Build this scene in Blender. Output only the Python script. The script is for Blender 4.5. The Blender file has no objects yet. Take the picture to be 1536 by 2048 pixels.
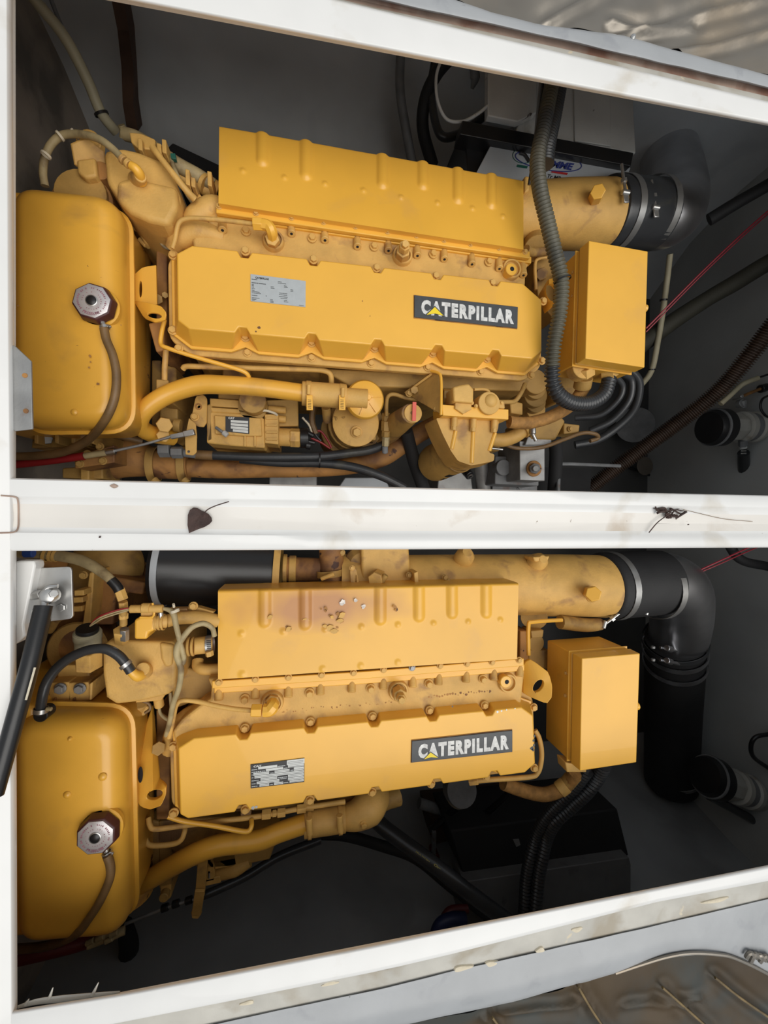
import bpy, math, random
from mathutils import Vector, Matrix, noise
random.seed(7)
C = bpy.context.scene.collection
SC = bpy.context.scene

# ---------------------------------------------------------------- camera, sky, exposure
F = 850.0
xd = Vector((4515, -61, -850)).normalized()
zu = -Vector((-160, 2, -850)); zu = (zu - xd*zu.dot(xd)).normalized()
yd = zu.cross(xd)
RM = Matrix((xd, yd, zu))            # camera space -> world
CAM = Vector((0.0, 0.0, 2.08))
cd = bpy.data.cameras.new('camera'); cam = bpy.data.objects.new('camera', cd); C.objects.link(cam)
cam.matrix_world = Matrix.Translation(CAM) @ RM.to_4x4()
cd.sensor_fit = 'VERTICAL'; cd.sensor_height = 24.0; cd.lens = F/2048*24.0
cd.clip_start = .02; cd.clip_end = 60
SC.camera = cam
SC.view_settings.view_transform = 'Standard'; SC.view_settings.look = 'None'
SC.view_settings.exposure = 0.1; SC.view_settings.gamma = 1.0
try: SC.view_settings.use_curve_mapping = False
except Exception: pass

w = bpy.data.worlds.new('sky'); SC.world = w; w.use_nodes = True
bg = w.node_tree.nodes['Background']; bg.inputs[0].default_value = (.90, .95, 1.0, 1); bg.inputs[1].default_value = 0.44
def sun(name, energy, angle, d, col):
    l = bpy.data.lights.new(name, 'SUN'); l.energy = energy; l.angle = math.radians(angle); l.color = col
    o = bpy.data.objects.new(name, l); C.objects.link(o)
    o.rotation_euler = (-Vector(d)).to_track_quat('Z', 'Y').to_euler(); o.location = (0, 0, 4); return o
sun('overcast_daylight', 1.98, 55, (-.32, .26, -1), (1.0, .965, .91))

# ---------------------------------------------------------------- pixel + height -> world
def ray(px, py): return RM @ Vector(((px-768)/F, -(py-1024)/F, -1))
def P(px, py=None, z=None):
    if isinstance(px, Vector): return px.copy()
    if py is None: px, py, z = px[:3]
    d = ray(px, py); return CAM + d*((z-CAM.z)/d.z)
def PX(px, py, x): d = ray(px, py); return CAM + d*(x/d.x)
def PY(px, py, y): d = ray(px, py); return CAM + d*(y/d.y)
def mpp(p): return -(RM.transposed() @ (p-CAM)).z/F
def W(pts, z): return [P(a[0], a[1], a[2] if len(a) > 2 else z) for a in pts]

# ---------------------------------------------------------------- materials
MT = {}
def mat(name, col, rough=.5, metal=0, var=.12, vs=14, bump=.15, bs=260, dirt=None, dth=.62, ds=9, coat=0, spec=.5, rust=None, rth=.68, rs=22):
    m = bpy.data.materials.new(name); m.use_nodes = True; nt = m.node_tree; N = nt.nodes; L = nt.links
    b = N['Principled BSDF']; b.inputs['Roughness'].default_value = rough; b.inputs['Metallic'].default_value = metal
    b.inputs['Specular IOR Level'].default_value = spec
    if coat: b.inputs['Coat Weight'].default_value = coat
    tc = N.new('ShaderNodeTexCoord')
    def nz(s, det=4, dis=0):
        n = N.new('ShaderNodeTexNoise'); n.inputs['Scale'].default_value = s; n.inputs['Detail'].default_value = det
        n.inputs['Distortion'].default_value = dis; L.new(tc.outputs['Object'], n.inputs['Vector']); return n.outputs['Fac']
    def rmp(f, lo, hi):
        r = N.new('ShaderNodeMapRange'); r.inputs[1].default_value = lo; r.inputs[2].default_value = hi; L.new(f, r.inputs[0]); return r.outputs[0]
    def mix(f, a, c):
        x = N.new('ShaderNodeMix'); x.data_type = 'RGBA'; L.new(f, x.inputs[0])
        for s, v in ((6, a), (7, c)):
            if isinstance(v, tuple): x.inputs[s].default_value = v+(1,)
            else: L.new(v, x.inputs[s])
        return x.outputs[2]
    c2 = tuple(min(1, max(0, v*(1-var))) for v in col); c1 = tuple(min(1, v*(1+var*.5)) for v in col)
    cc = mix(rmp(nz(vs), .3, .7), c1, c2)
    if dirt: cc = mix(rmp(nz(ds, 8, .4), dth, dth+.14), cc, dirt)
    if rust: cc = mix(rmp(nz(rs, 9, .8), rth, rth+.03), cc, rust)
    L.new(cc, b.inputs['Base Color'])
    if bump:
        bp = N.new('ShaderNodeBump'); bp.inputs['Strength'].default_value = bump; bp.inputs['Distance'].default_value = .002
        L.new(nz(bs, 5), bp.inputs['Height']); L.new(bp.outputs[0], b.inputs['Normal'])
    MT[name] = m; return m
Y1 = mat('yellow_enamel', (.80, .42, .052), .36, var=.10, vs=7, bump=.05, bs=420, dirt=(.58, .31, .055), dth=.60, ds=6, coat=.15, rust=(.20, .09, .035), rth=.735, rs=60)
Y2 = mat('yellow_cover_enamel', (.86, .46, .058), .36, var=.07, vs=5, bump=.04, bs=420, dirt=(.72, .39, .08), dth=.6, ds=5, coat=.15)
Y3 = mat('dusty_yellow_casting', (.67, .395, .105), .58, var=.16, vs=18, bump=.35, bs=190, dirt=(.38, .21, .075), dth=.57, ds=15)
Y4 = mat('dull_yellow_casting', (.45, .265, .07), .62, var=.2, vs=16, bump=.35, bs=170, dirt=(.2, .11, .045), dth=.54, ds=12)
YR = mat('flaking_yellow_paint', (.64, .33, .06), .5, var=.15, vs=14, bump=.3, bs=150, dirt=(.42, .2, .06), dth=.55, ds=10, rust=(.09, .04, .025), rth=.62, rs=34)
RU = mat('rusty_yellow_casting', (.42, .20, .055), .7, var=.3, vs=12, bump=.4, bs=120, dirt=(.17, .075, .03), dth=.5, ds=9, rust=(.07, .03, .02), rth=.64, rs=20)
TAN = mat('tan_cable_sleeve', (.42, .33, .17), .6, var=.25, vs=30, bump=.2, dirt=(.2, .14, .07), dth=.56, ds=20)
BRH = mat('old_brown_hose', (.20, .115, .045), .5, var=.3, vs=20, bump=.2)
BRD = mat('braided_yellow_hose', (.42, .21, .055), .7, var=.35, vs=60, bump=.8, bs=500)
RB = mat('black_rubber', (.036, .038, .041), .30, var=.2, bump=.12, bs=200, dirt=(.06, .058, .05), dth=.6, ds=12)
RBM = mat('matt_black_rubber', (.016, .016, .017), .7, var=.2, bump=.25, bs=150)
CONG = mat('dusty_conduit', (.10, .093, .065), .5, var=.4, vs=6, bump=.1, dirt=(.03, .032, .033), dth=.5, ds=4)
STL = mat('stainless_steel', (.52, .515, .50), .34, .85, var=.12, bump=.06, bs=80, dirt=(.36, .33, .3), dth=.6, ds=18)
STD = mat('polished_dark_steel', (.66, .66, .68), .33, 1, var=.3, vs=5, bump=.12, bs=14)
ZN = mat('galvanised_steel', (.33, .33, .325), .5, .45, var=.25, vs=18, bump=.15, dirt=(.24, .18, .15), dth=.62, ds=20)
GRY = mat('grey_painted_steel', (.19, .195, .20), .6, var=.25, vs=20, bump=.2, dirt=(.13, .07, .05), dth=.62, ds=14)
WH = mat('white_gelcoat', (.80, .795, .775), .32, var=.04, vs=8, bump=.08, bs=60, dirt=(.64, .60, .53), dth=.62, ds=7, coat=.2, rust=(.22, .17, .12), rth=.765, rs=55)
WHC = mat('cream_gelcoat', (.78, .745, .69), .35, var=.06, vs=6, bump=.08, bs=50, dirt=(.58, .50, .41), dth=.58, ds=7, coat=.2, rust=(.22, .16, .11), rth=.72, rs=50)
GUT = mat('stained_gutter_sealant', (.55, .53, .475), .5, var=.2, vs=9, bump=.4, bs=60, dirt=(.40, .355, .28), dth=.5, ds=8, rust=(.66, .58, .44), rth=.72, rs=14)
RSG = mat('rusty_gutter_sealant', (.42, .30, .235), .6, var=.3, vs=12, bump=.4, bs=60, dirt=(.25, .13, .09), dth=.5, ds=9)
BLG = mat('pale_blue_grey_gelcoat', (.38, .393, .405), .36, var=.1, vs=9, bump=.3, bs=40, dirt=(.30, .31, .33), dth=.6, ds=16, rust=(.07, .07, .07), rth=.74, rs=44)
HUL = mat('brightened_hull_paint', (.68, .71, .73), .32, var=.22, vs=2.5, bump=.3, bs=7, dirt=(.50, .53, .56), dth=.58, ds=3)  # hull grey lightened to stand in for light missing on the far side
HUN = mat('shaded_grey_side_paint', (.32, .333, .343), .5, var=.2, vs=3, bump=.2, bs=14, dirt=(.22, .23, .235), dth=.55, ds=3)  # darker copy of the hull grey, near-side shade put into the colour
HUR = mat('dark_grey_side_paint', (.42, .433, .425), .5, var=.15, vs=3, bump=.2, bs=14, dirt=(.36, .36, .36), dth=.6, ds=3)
BRW = mat('stained_brown_laminate', (.42, .36, .30), .7, var=.4, vs=5, bump=.6, bs=24, dirt=(.20, .18, .16), dth=.5, ds=5)
RST = mat('rusty_timber', (.085, .045, .028), .8, var=.5, vs=9, bump=.8, bs=30, dirt=(.16, .13, .10), dth=.62, ds=12)
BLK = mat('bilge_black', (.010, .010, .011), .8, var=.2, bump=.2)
BPL = mat('black_plastic', (.012, .012, .013), .35, var=.1, bump=.05)
CAB = mat('pale_grey_cabinet_paint', (.55, .55, .53), .55, var=.12, vs=8, bump=.2, bs=80, dirt=(.20, .17, .13), dth=.60, ds=7, rust=(.06, .045, .04), rth=.70, rs=24)
ALU = mat('grey_aluminium_panel', (.52, .56, .60), .45, .2, var=.06, bump=.05)
FL1 = mat('silver_foil_insulation', (.27, .245, .21), .42, .7, var=.3, vs=4, bump=.5, bs=16, dirt=(.30, .25, .19), dth=.5, ds=4)
SEAMM = mat('golden_stitched_seam', (.22, .15, .06), .5, .2, var=.5, vs=30, bump=.3)
FL2 = mat('bronze_foil_insulation', (.060, .036, .012), .5, .1, spec=.3, var=.5, vs=4, bump=.5, bs=16, dirt=(.04, .042, .036), dth=.46, ds=5)
FOAM = mat('cream_foam', (.70, .62, .47), .8, var=.15, vs=40, bump=.6, bs=120)
INKB = mat('black_print', (.02, .02, .022), .4, var=0, bump=0)
INKW = mat('silver_lettering', (.72, .72, .70), .35, var=.25, vs=90, bump=0)
BADG = mat('charcoal_badge', (.055, .06, .065), .4, var=.15, vs=40, bump=.1)
YEL = mat('bright_yellow_print', (.90, .68, .02), .4, var=0, bump=0)
LABW = mat('white_label_fields', (.66, .68, .66), .45, var=.08, vs=60, bump=0)
LABS = mat('silver_label', (.50, .53, .54), .35, .3, var=.06, vs=60, bump=0)
MAR = mat('maroon_cap_plastic', (.075, .022, .02), .4, var=.3, vs=30, bump=.1)
CAPA = mat('cap_aluminium_disc', (.58, .55, .56), .35, .45, var=.12, vs=60, bump=.05)
CAPI = mat('faded_purple_print', (.30, .14, .17), .5, var=.4, vs=80, bump=0)
RED = mat('red_cable', (.30, .012, .015), .45, var=.2, bump=0)
REDT = mat('red_tag', (.75, .13, .09), .5, var=.1, bump=0)
BLU = mat('blue_plastic', (.03, .10, .42), .45, var=.2, bump=0)
BGE = mat('beige_pump_plastic', (.42, .41, .37), .5, var=.12, bump=.1, dirt=(.24, .20, .15), dth=.6, ds=14)
CRM = mat('cream_sleeve', (.40, .36, .24), .55, var=.15, bump=.1)
LEAFM = mat('dry_brown_leaf', (.055, .028, .022), .7, var=.4, vs=60, bump=.5, bs=300)
PEEL = mat('bare_metal_spots', (.50, .46, .42), .4, .4, var=.4, vs=90, bump=.2)
SCOR = mat('scorched_paint', (.46, .20, .085), .5, var=.2, vs=14, bump=.2)
INKN = mat('navy_print', (.03, .045, .22), .4, var=.1, bump=0)
INKR = mat('red_print', (.45, .03, .03), .4, var=.1, bump=0)
INKG = mat('green_print', (.02, .12, .09), .4, var=.1, bump=0)
INKY = mat('yellow_print', (.55, .5, .16), .5, var=.3, vs=90, bump=0)
FLOR = mat('bilge_floor_paint', (.07, .07, .068), .6, var=.3, vs=3, bump=.3, bs=20)

# scorched patch on the lower shield: its own discolouration, fixed to the metal
def scorched(name, c0, r0):
    m = Y2.copy(); m.name = name; nt = m.node_tree; N = nt.nodes; L = nt.links; b = N['Principled BSDF']
    src = b.inputs['Base Color'].links[0].from_socket
    tc = N.new('ShaderNodeTexCoord'); mp = N.new('ShaderNodeMapping'); L.new(tc.outputs['Object'], mp.inputs[0])
    mp.inputs['Location'].default_value = tuple(-c/r for c, r in zip(c0, r0)); mp.inputs['Scale'].default_value = tuple(1/r for r in r0)
    ln = N.new('ShaderNodeVectorMath'); ln.operation = 'LENGTH'; L.new(mp.outputs[0], ln.inputs[0])
    nz = N.new('ShaderNodeTexNoise'); nz.inputs['Scale'].default_value = 12; L.new(tc.outputs['Object'], nz.inputs['Vector'])
    ad = N.new('ShaderNodeMath'); ad.operation = 'MULTIPLY_ADD'; L.new(nz.outputs['Fac'], ad.inputs[0]); ad.inputs[1].default_value = .7; L.new(ln.outputs['Value'], ad.inputs[2])
    r = N.new('ShaderNodeMapRange'); L.new(ad.outputs[0], r.inputs[0]); r.inputs[1].default_value = 1.5; r.inputs[2].default_value = .75; r.inputs[3].default_value = 0; r.inputs[4].default_value = .75
    x = N.new('ShaderNodeMix'); x.data_type = 'RGBA'; L.new(r.outputs[0], x.inputs[0]); L.new(src, x.inputs[6]); x.inputs[7].default_value = (.42, .17, .085, 1)
    L.new(x.outputs[2], b.inputs['Base Color']); return m

# ---------------------------------------------------------------- mesh builder
def crv(pts, n=6):
    if len(pts) < 3: return [p.copy() for p in pts]
    q = [pts[0]*2-pts[1]]+list(pts)+[pts[-1]*2-pts[-2]]; out = []
    for i in range(1, len(q)-2):
        a, b, c, d = q[i-1:i+3]
        for k in range(n):
            t = k/n
            out.append(.5*((2*b)+(c-a)*t+(2*a-5*b+4*c-d)*t*t+(3*b-a-3*c+d)*t**3))
    out.append(pts[-1].copy()); return out
def frame(a):
    a = a.normalized(); u = a.cross(Vector((0, 0, 1)))
    if u.length < .1: u = a.cross(Vector((1, 0, 0)))
    u.normalize(); return a, u, a.cross(u)
class MB:
    def __init__(s): s.v = []; s.f = []
    def loft(s, loops, caps=(1, 1), close=True):
        b = len(s.v); n = len(loops[0])
        for l in loops: s.v += list(l)
        for i in range(len(loops)-1):
            for j in range(n if close else n-1):
                k = (j+1) % n; s.f.append((b+i*n+j, b+i*n+k, b+(i+1)*n+k, b+(i+1)*n+j))
        if caps[0]: s.f.append(tuple(b+j for j in reversed(range(n))))
        if caps[1]: e = b+(len(loops)-1)*n; s.f.append(tuple(e+j for j in range(n)))
        return s
    def slab(s, poly, layers):            # poly: world points, layers: (outward offset, z)
        s.loft([[Vector((q.x, q.y, z)) for q in off(poly, o)] for o, z in layers]); return s
    def tube(s, pts, r, n=12, sm=6, caps=(1, 1), sq=1.0):
        if sm and len(pts) > 2:
            rr = r if isinstance(r, (list, tuple)) else [r]*len(pts)
            vp = crv([Vector((a.x, a.y, a.z, 0)).to_4d() if False else a for a in pts], sm)
            m = len(vp); rad = [rr[min(len(rr)-1, int(i/sm))]*(1-(i/sm-int(i/sm)))+rr[min(len(rr)-1, int(i/sm)+1)]*(i/sm-int(i/sm)) for i in range(m)]
        else: vp = [p.copy() for p in pts]; rad = r if isinstance(r, (list, tuple)) else [r]*len(vp)
        t0 = (vp[1]-vp[0]).normalized(); _, u, _v = frame(t0); loops = []
        for i, p in enumerate(vp):
            t = (vp[min(i+1, len(vp)-1)]-vp[max(i-1, 0)])
            t = t.normalized() if t.length > 1e-9 else t0
            u = (u-t*u.dot(t)).normalized(); v = t.cross(u)
            loops.append([p+(u*math.cos(a)+v*math.sin(a)*sq)*rad[i] for a in (2*math.pi*k/n for k in range(n))])
        s.loft(loops, caps); return s
    def lathe(s, o, ax, prof, n=24, rot=0, ell=1):      # prof: (distance along axis, radius)
        a, u, v = frame(ax)
        s.loft([[o+a*d+(u*math.cos(t)+v*math.sin(t)*ell)*max(r, 1e-5) for t in (2*math.pi*k/n+rot for k in range(n))] for d, r in prof]); return s
    def cyl(s, a, b, r, n=20, r2=None, ch=.0015):
        L_ = (b-a).length; r2 = r if r2 is None else r2
        ch = min(ch, L_*.3, r*.3, r2*.3)
        return s.lathe(a, b-a, [(0, r-ch), (ch, r), (L_-ch, r2), (L_, r2-ch)], n)
    def box(s, c, ux, uy, uz):
        s.loft([[c-ux-uy-uz, c+ux-uy-uz, c+ux+uy-uz, c-ux+uy-uz], [c-ux-uy+uz, c+ux-uy+uz, c+ux+uy+uz, c-ux+uy+uz]]); return s
    def bar(s, a, b, w, h, up=Vector((0, 0, 1))):
        t = (b-a).normalized(); u = t.cross(up).normalized(); v = u.cross(t)
        return s.box((a+b)/2, (b-a)/2, u*w/2, v*h/2)
    def quad(s, pts): b = len(s.v); s.v += list(pts); s.f.append(tuple(range(b, b+len(pts)))); return s
def area2(p): return sum(p[i].x*p[(i+1) % len(p)].y-p[(i+1) % len(p)].x*p[i].y for i in range(len(p)))
def off(poly, d):
    if abs(d) < 1e-9: return [q.copy() for q in poly]
    sg = 1 if area2(poly) > 0 else -1; n = len(poly); out = []
    for i in range(n):
        a, b, c = poly[i-1], poly[i], poly[(i+1) % n]
        e1 = Vector((b.x-a.x, b.y-a.y)); e2 = Vector((c.x-b.x, c.y-b.y))
        if e1.length < 1e-9 or e2.length < 1e-9: out.append(b.copy()); continue
        e1.normalize(); e2.normalize()
        n1 = Vector((e1.y, -e1.x))*sg; n2 = Vector((e2.y, -e2.x))*sg; m = n1+n2
        if m.length < 1e-6: m = n1
        m.normalize(); k = d/max(.35, m.dot(n1)); out.append(Vector((b.x+m.x*k, b.y+m.y*k, b.z)))
    return out
def rnd(poly, r, n=4):               # round the corners of a flat world polygon
    out = []; m = len(poly)
    for i in range(m):
        a, b, c = poly[i-1], poly[i], poly[(i+1) % m]
        rr = max(1e-4, min(r, (a-b).length*.45, (c-b).length*.45))
        p = b+(a-b).normalized()*rr; q = b+(c-b).normalized()*rr
        for k in range(n+1):
            t = k/n; out.append(p*(1-t)**2+b*2*t*(1-t)+q*t*t)
    return out

_org = {}
def finish(o, label=None, cat=None, group=None, kind=None):
    if label: o['label'] = label
    if cat: o['category'] = cat
    if group: o['group'] = group
    if kind: o['kind'] = kind
    return o
def worg(o):
    p = Vector((0, 0, 0))
    while o: p = p+o.location; o = o.parent
    return p
def obj(name, mb, m, parent=None, label=None, cat=None, group=None, kind=None, bev=0, seg=2, ang=35, origin=None):
    og = worg(parent) if parent else (origin if origin is not None else Vector((sum(v.x for v in mb.v)/len(mb.v), sum(v.y for v in mb.v)/len(mb.v), min(v.z for v in mb.v))))
    me = bpy.data.meshes.new(name); me.from_pydata([tuple(v-og) for v in mb.v], [], mb.f); me.update()
    o = bpy.data.objects.new(name, me); C.objects.link(o)
    if parent: o.parent = parent; o.location = (0, 0, 0)
    else: o.location = og
    me.materials.append(m)
    import bmesh
    bm = bmesh.new(); bm.from_mesh(me); bmesh.ops.recalc_face_normals(bm, faces=bm.faces); bm.to_mesh(me); bm.free()
    me.shade_smooth(); me.set_sharp_from_angle(angle=math.radians(ang))
    if bev:
        b = o.modifiers.new('bevel', 'BEVEL'); b.width = bev; b.segments = seg; b.limit_method = 'ANGLE'; b.angle_limit = math.radians(30); b.harden_normals = False
    return finish(o, label, cat, group, kind)
def thing(name, label, cat, loc, group=None):
    o = bpy.data.objects.new(name, None); C.objects.link(o); o.location = loc; o.empty_display_size = .05
    return finish(o, label, cat, group)
_bolt = {}
def bolt(parent, p, r=.008, ax=Vector((0, 0, 1)), m=None, h=None, name='hex_bolt', wash=True):
    m = m or Y3; key = (round(r, 4), m.name, wash, name)
    if key not in _bolt:
        b = MB(); z = Vector((0, 0, 1)); o0 = Vector((0, 0, 0)); h = h or r*.9
        if wash: b.lathe(o0, z, [(-.001, r*1.35), (r*.22, r*1.35), (r*.3, r*1.25)], 14)
        b.lathe(z*r*.2, z, [(0, r), (h*.85, r), (h, r*.86)], 6)
        me = bpy.data.meshes.new(name); me.from_pydata([tuple(v) for v in b.v], [], b.f); me.materials.append(m); me.update(); _bolt[key] = me
    o = bpy.data.objects.new(name, _bolt[key]); C.objects.link(o); o.parent = parent
    o.location = p-worg(parent); o.rotation_euler = Vector(ax).to_track_quat('Z', 'Y').to_euler(); return o
def text_mb(s, quad, font=None, bold=.03, space=1.0):
    cu = bpy.data.curves.new('t', 'FONT'); cu.body = s; cu.size = 1; cu.offset = bold; cu.resolution_u = 3; cu.space_character = space
    o = bpy.data.objects.new('t', cu); C.objects.link(o); dg = bpy.context.evaluated_depsgraph_get()
    me = bpy.data.meshes.new_from_object(o.evaluated_get(dg)); vs = [v.co.copy() for v in me.vertices]; fs = [tuple(p.vertices) for p in me.polygons]
    bpy.data.objects.remove(o); bpy.data.meshes.remove(me); bpy.data.curves.remove(cu)
    x0 = min(v.x for v in vs); x1 = max(v.x for v in vs); y0 = min(v.y for v in vs); y1 = max(v.y for v in vs)
    tl, tr, br, bl = quad; b = MB()
    for v in vs:
        u = (v.x-x0)/(x1-x0); t = (v.y-y0)/(y1-y0); b.v.append((bl*(1-u)+br*u)*(1-t)+(tl*(1-u)+tr*u)*t)
    b.f = fs; return b
def uvq(quad, u0, v0, u1, v1, dz=0):         # sub-rectangle of a quad (tl,tr,br,bl), v downward
    tl, tr, br, bl = quad; D = Vector((0, 0, dz))
    f = lambda u, v: (tl*(1-u)+tr*u)*(1-v)+(bl*(1-u)+br*u)*v+D
    return [f(u0, v0), f(u1, v0), f(u1, v1), f(u0, v1)]
def plate(mb, quad, th): mb.loft([[q-Vector((0, 0, th)) for q in quad], quad]); return mb
def holed(mb, outer, hc, hr, th, n=28, nrm=None):      # plate with an elliptical hole; outer world polygon, hc centre, hr two radius vectors
    ux, uy = hr; nn = nrm or Vector((0, 0, 1)); e1 = ux.normalized(); e2 = (uy-e1*uy.dot(e1)).normalized()
    pol = [((q-hc).dot(e1), (q-hc).dot(e2), q) for q in outer]; o1 = []; o2 = []
    for k in range(n):
        t = 2*math.pi*k/n; dx, dy = math.cos(t), math.sin(t); best = None
        for i in range(len(pol)):
            x1, y1, p1 = pol[i]; x2, y2, p2 = pol[(i+1) % len(pol)]
            den = dx*(y2-y1)-dy*(x2-x1)
            if abs(den) < 1e-12: continue
            s_ = (x1*(y2-y1)-y1*(x2-x1))/den; u_ = (x1*dy-y1*dx)/den
            if s_ > 0 and -1e-6 <= u_ <= 1+1e-6 and (best is None or s_ < best[0]): best = (s_, p1*(1-u_)+p2*u_)
        o1.append(best[1]); o2.append(hc+ux*math.cos(t)+uy*math.sin(t))
    d = nn*th; lp = [[p-d for p in o2], [p-d for p in o1], o1, o2]
    mb.loft(lp+[lp[0]], (0, 0)); return mb
def T(path, r, z=None):      # pixel path -> world points and metre radii
    pts = [a if isinstance(a, Vector) else P(a[0], a[1], a[2] if len(a) > 2 and a[2] is not None else z) for a in path]
    if isinstance(r, (int, float)): rr = [r*mpp(p) for p in pts]
    else: rr = [q*mpp(p) for q, p in zip(r, pts)]
    return pts, rr
def hose(name, path, r, m, parent=None, z=None, n=12, sm=6, **k):
    pts, rr = T(path, r, z); return obj(name, MB().tube(pts, rr, n, sm), m, parent, **k)
def corr(name, path, r, m, parent=None, pitch=8, z=None, **k):      # corrugated conduit
    pts, rr = T(path, r, z); r0 = sum(rr)/len(rr); c = crv(pts, 12); seg = [(c[i+1]-c[i]).length for i in range(len(c)-1)]
    tot = sum(seg); pm = pitch*mpp(pts[len(pts)//2]); n = int(tot/pm)*4; out = []; rad = []; i = 0; acc = 0
    for q in range(n+1):
        d = tot*q/n
        while i < len(seg)-1 and acc+seg[i] < d: acc += seg[i]; i += 1
        out.append(c[i].lerp(c[i+1], (d-acc)/max(seg[i], 1e-9))); rad.append(r0*(1.0, 1.0, .70, .70)[q % 4])
    return obj(name, MB().tube(out, rad, 14, 0), m, parent, ang=80, **k)
def strap(name, c, ax, r, wd, m, parent, th=.0015, **k):           # flat clamp band
    return obj(name, MB().loft(*[[[c+a_*d+(u*math.cos(t)+v*math.sin(t))*q for t in (2*math.pi*j/40 for j in range(40))] for a_, u, v in [frame(ax)] for d, q in ((-wd/2, r), (-wd/2, r+th), (wd/2, r+th), (wd/2, r), (-wd/2, r))]], caps=(0, 0)), m, parent, **k)
def lines(mb, ls, x0, x1, n=40, close=False):       # strips between (xy polyline, z) lines, sampled along x
    def at(l, x):
        q = l[0]
        for i in range(len(q)-1):
            if x <= q[i+1][0] or i == len(q)-2:
                t = (x-q[i][0])/(q[i+1][0]-q[i][0]); return P(x, q[i][1]+(q[i+1][1]-q[i][1])*t, l[1])
    mb.loft([[at(l, x0+(x1-x0)*k/n) for k in range(n+1)] for l in ls], (0, 0), close=False); return mb

# ================================================================ the setting
def ipol(pts, x):
    for i in range(len(pts)-1):
        if x <= pts[i+1][0] or i == len(pts)-2:
            return pts[i][1]+(pts[i+1][1]-pts[i][1])*(x-pts[i][0])/(pts[i+1][0]-pts[i][0])
def struct(name, mb, m, **k): return obj(name, mb, m, kind='structure', **k)
def slabbox(x0, y0, z0, x1, y1, z1): return MB().box(Vector(((x0+x1)/2, (y0+y1)/2, (z0+z1)/2)), Vector(((x1-x0)/2, 0, 0)), Vector((0, (y1-y0)/2, 0)), Vector((0, 0, (z1-z0)/2)))
XL, XR, YF, YN = -.80, 1.90, 1.42, -1.42
struct('floor', slabbox(XL-.1, YN-.1, -.05, XR+.1, YF+.1, 0), FLOR)
def hullwall(sy):       # hull side, curving inward towards the bilge
    b = MB(); prof = [(sy*1.52, 1.24), (sy*1.51, 1.0), (sy*1.49, .75), (sy*1.46, .5), (sy*1.38, .25), (sy*1.22, .0)]
    b.loft([[Vector((x, y, z)) for x in [XL+(XR-XL)*k/24 for k in range(25)]] for y, z in prof]+[[Vector((x, y+sy*.05, z)) for x in [XL+(XR-XL)*k/24 for k in range(25)]] for y, z in reversed(prof)], (0, 0), close=False); return b
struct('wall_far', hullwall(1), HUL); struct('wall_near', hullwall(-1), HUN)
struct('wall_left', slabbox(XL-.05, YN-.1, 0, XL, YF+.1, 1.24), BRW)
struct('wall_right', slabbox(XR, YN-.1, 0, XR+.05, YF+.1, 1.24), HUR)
# rusty timber strip in the far left corner
b = MB(); pts = [(236, -30, .86), (250, 60, .80), (258, 140, .70), (264, 210, .60), (268, 262, .52)]
q = [P(*a) for a in pts]; b.loft([[p+Vector((-.022, .0, 0)), p+Vector((.010, 0, 0)), p+Vector((.010, .05, -.03)), p+Vector((-.022, .05, -.03))] for p in q])
for v in b.v: v += Vector((noise.noise(v*9)*.012, noise.noise(v*11)*.01, 0))
struct('trim_5', b, RST)
# deck plates around the two hatch openings (they shut out the sky beyond the frames)
CE = 1.236
def deckpoly(a, bb, t=.02):
    p = [P(x, y, 1.25) for x, y in a]; q = [P(x, y, 1.25) for x, y in bb]; return p, q
b = MB()
def dslab(pts): b.loft([[Vector((p.x, p.y, CE)) for p in pts], [Vector((p.x, p.y, CE+.018)) for p in pts]])
u0, u1 = P(-20, -62, 1.25), P(1760, 282, 1.25); l0, l1 = P(-20, 2052, 1.25), P(1760, 1700, 1.25)
dslab([u0, u1, Vector((3, u1.y+.1, 0)), Vector((3, 2.6, 0)), Vector((-2.2, 2.6, 0)), Vector((-2.2, u0.y, 0))])
dslab([l0, l1, Vector((3, l1.y-.1, 0)), Vector((3, -2.6, 0)), Vector((-2.2, -2.6, 0)), Vector((-2.2, l0.y, 0))])
lf0, lf1 = P(20, -62, 1.25), P(22, 2060, 1.25)
dslab([lf0, lf1, Vector((-2.2, l0.y, 0)), Vector((-2.2, u0.y, 0))])
dslab([Vector((1.62, 1.6, 0)), Vector((1.62, -1.6, 0)), Vector((3, -1.6, 0)), Vector((3, 1.6, 0))])
struct('ceiling', b, WH)

# centre beam between the hatches
def hline(y0, y1, y2=None): return [(-700, y0-(y1-y0)*.9), (0, y0), (768, y1), (1536, y1+(y1-y0) if y2 is None else y2), (2400, (y1 if y2 is None else y2)+9)]
Bt = hline(955.5, 974, 991); Bg1 = hline(993, 1004, 1016); Bg2 = hline(1063, 1071, 1071); Bb = hline(1102, 1099, 1095)
def sh(l, d): return [(x, y+d) for x, y in l]
b = MB(); lines(b, [(Bt, 1.21), (Bt, 1.276), (sh(Bt, 3), 1.28), (sh(Bg1, -3), 1.28), (sh(Bg1, 0), 1.279), (sh(Bg1, 3), 1.2745), (sh(Bg1, 14), 1.2725)], -700, 2400)
struct('trim_1', b, WH, ang=50)
b = MB(); lines(b, [(sh(Bg1, 13), 1.2726), (sh(Bg1, 34), 1.2705), (sh(Bg2, -24), 1.2705), (sh(Bg2, -8), 1.273)], -700, 2400)
struct('trim_2', b, WHC, ang=60)
b = MB(); lines(b, [(sh(Bg2, -9), 1.2729), (sh(Bg2, -2), 1.2745), (sh(Bg2, 2), 1.279), (sh(Bb, -4), 1.28), (Bb, 1.276), (Bb, 1.21), (Bt, 1.21)], -700, 2400)
struct('trim_3', b, WH, ang=50)
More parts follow.
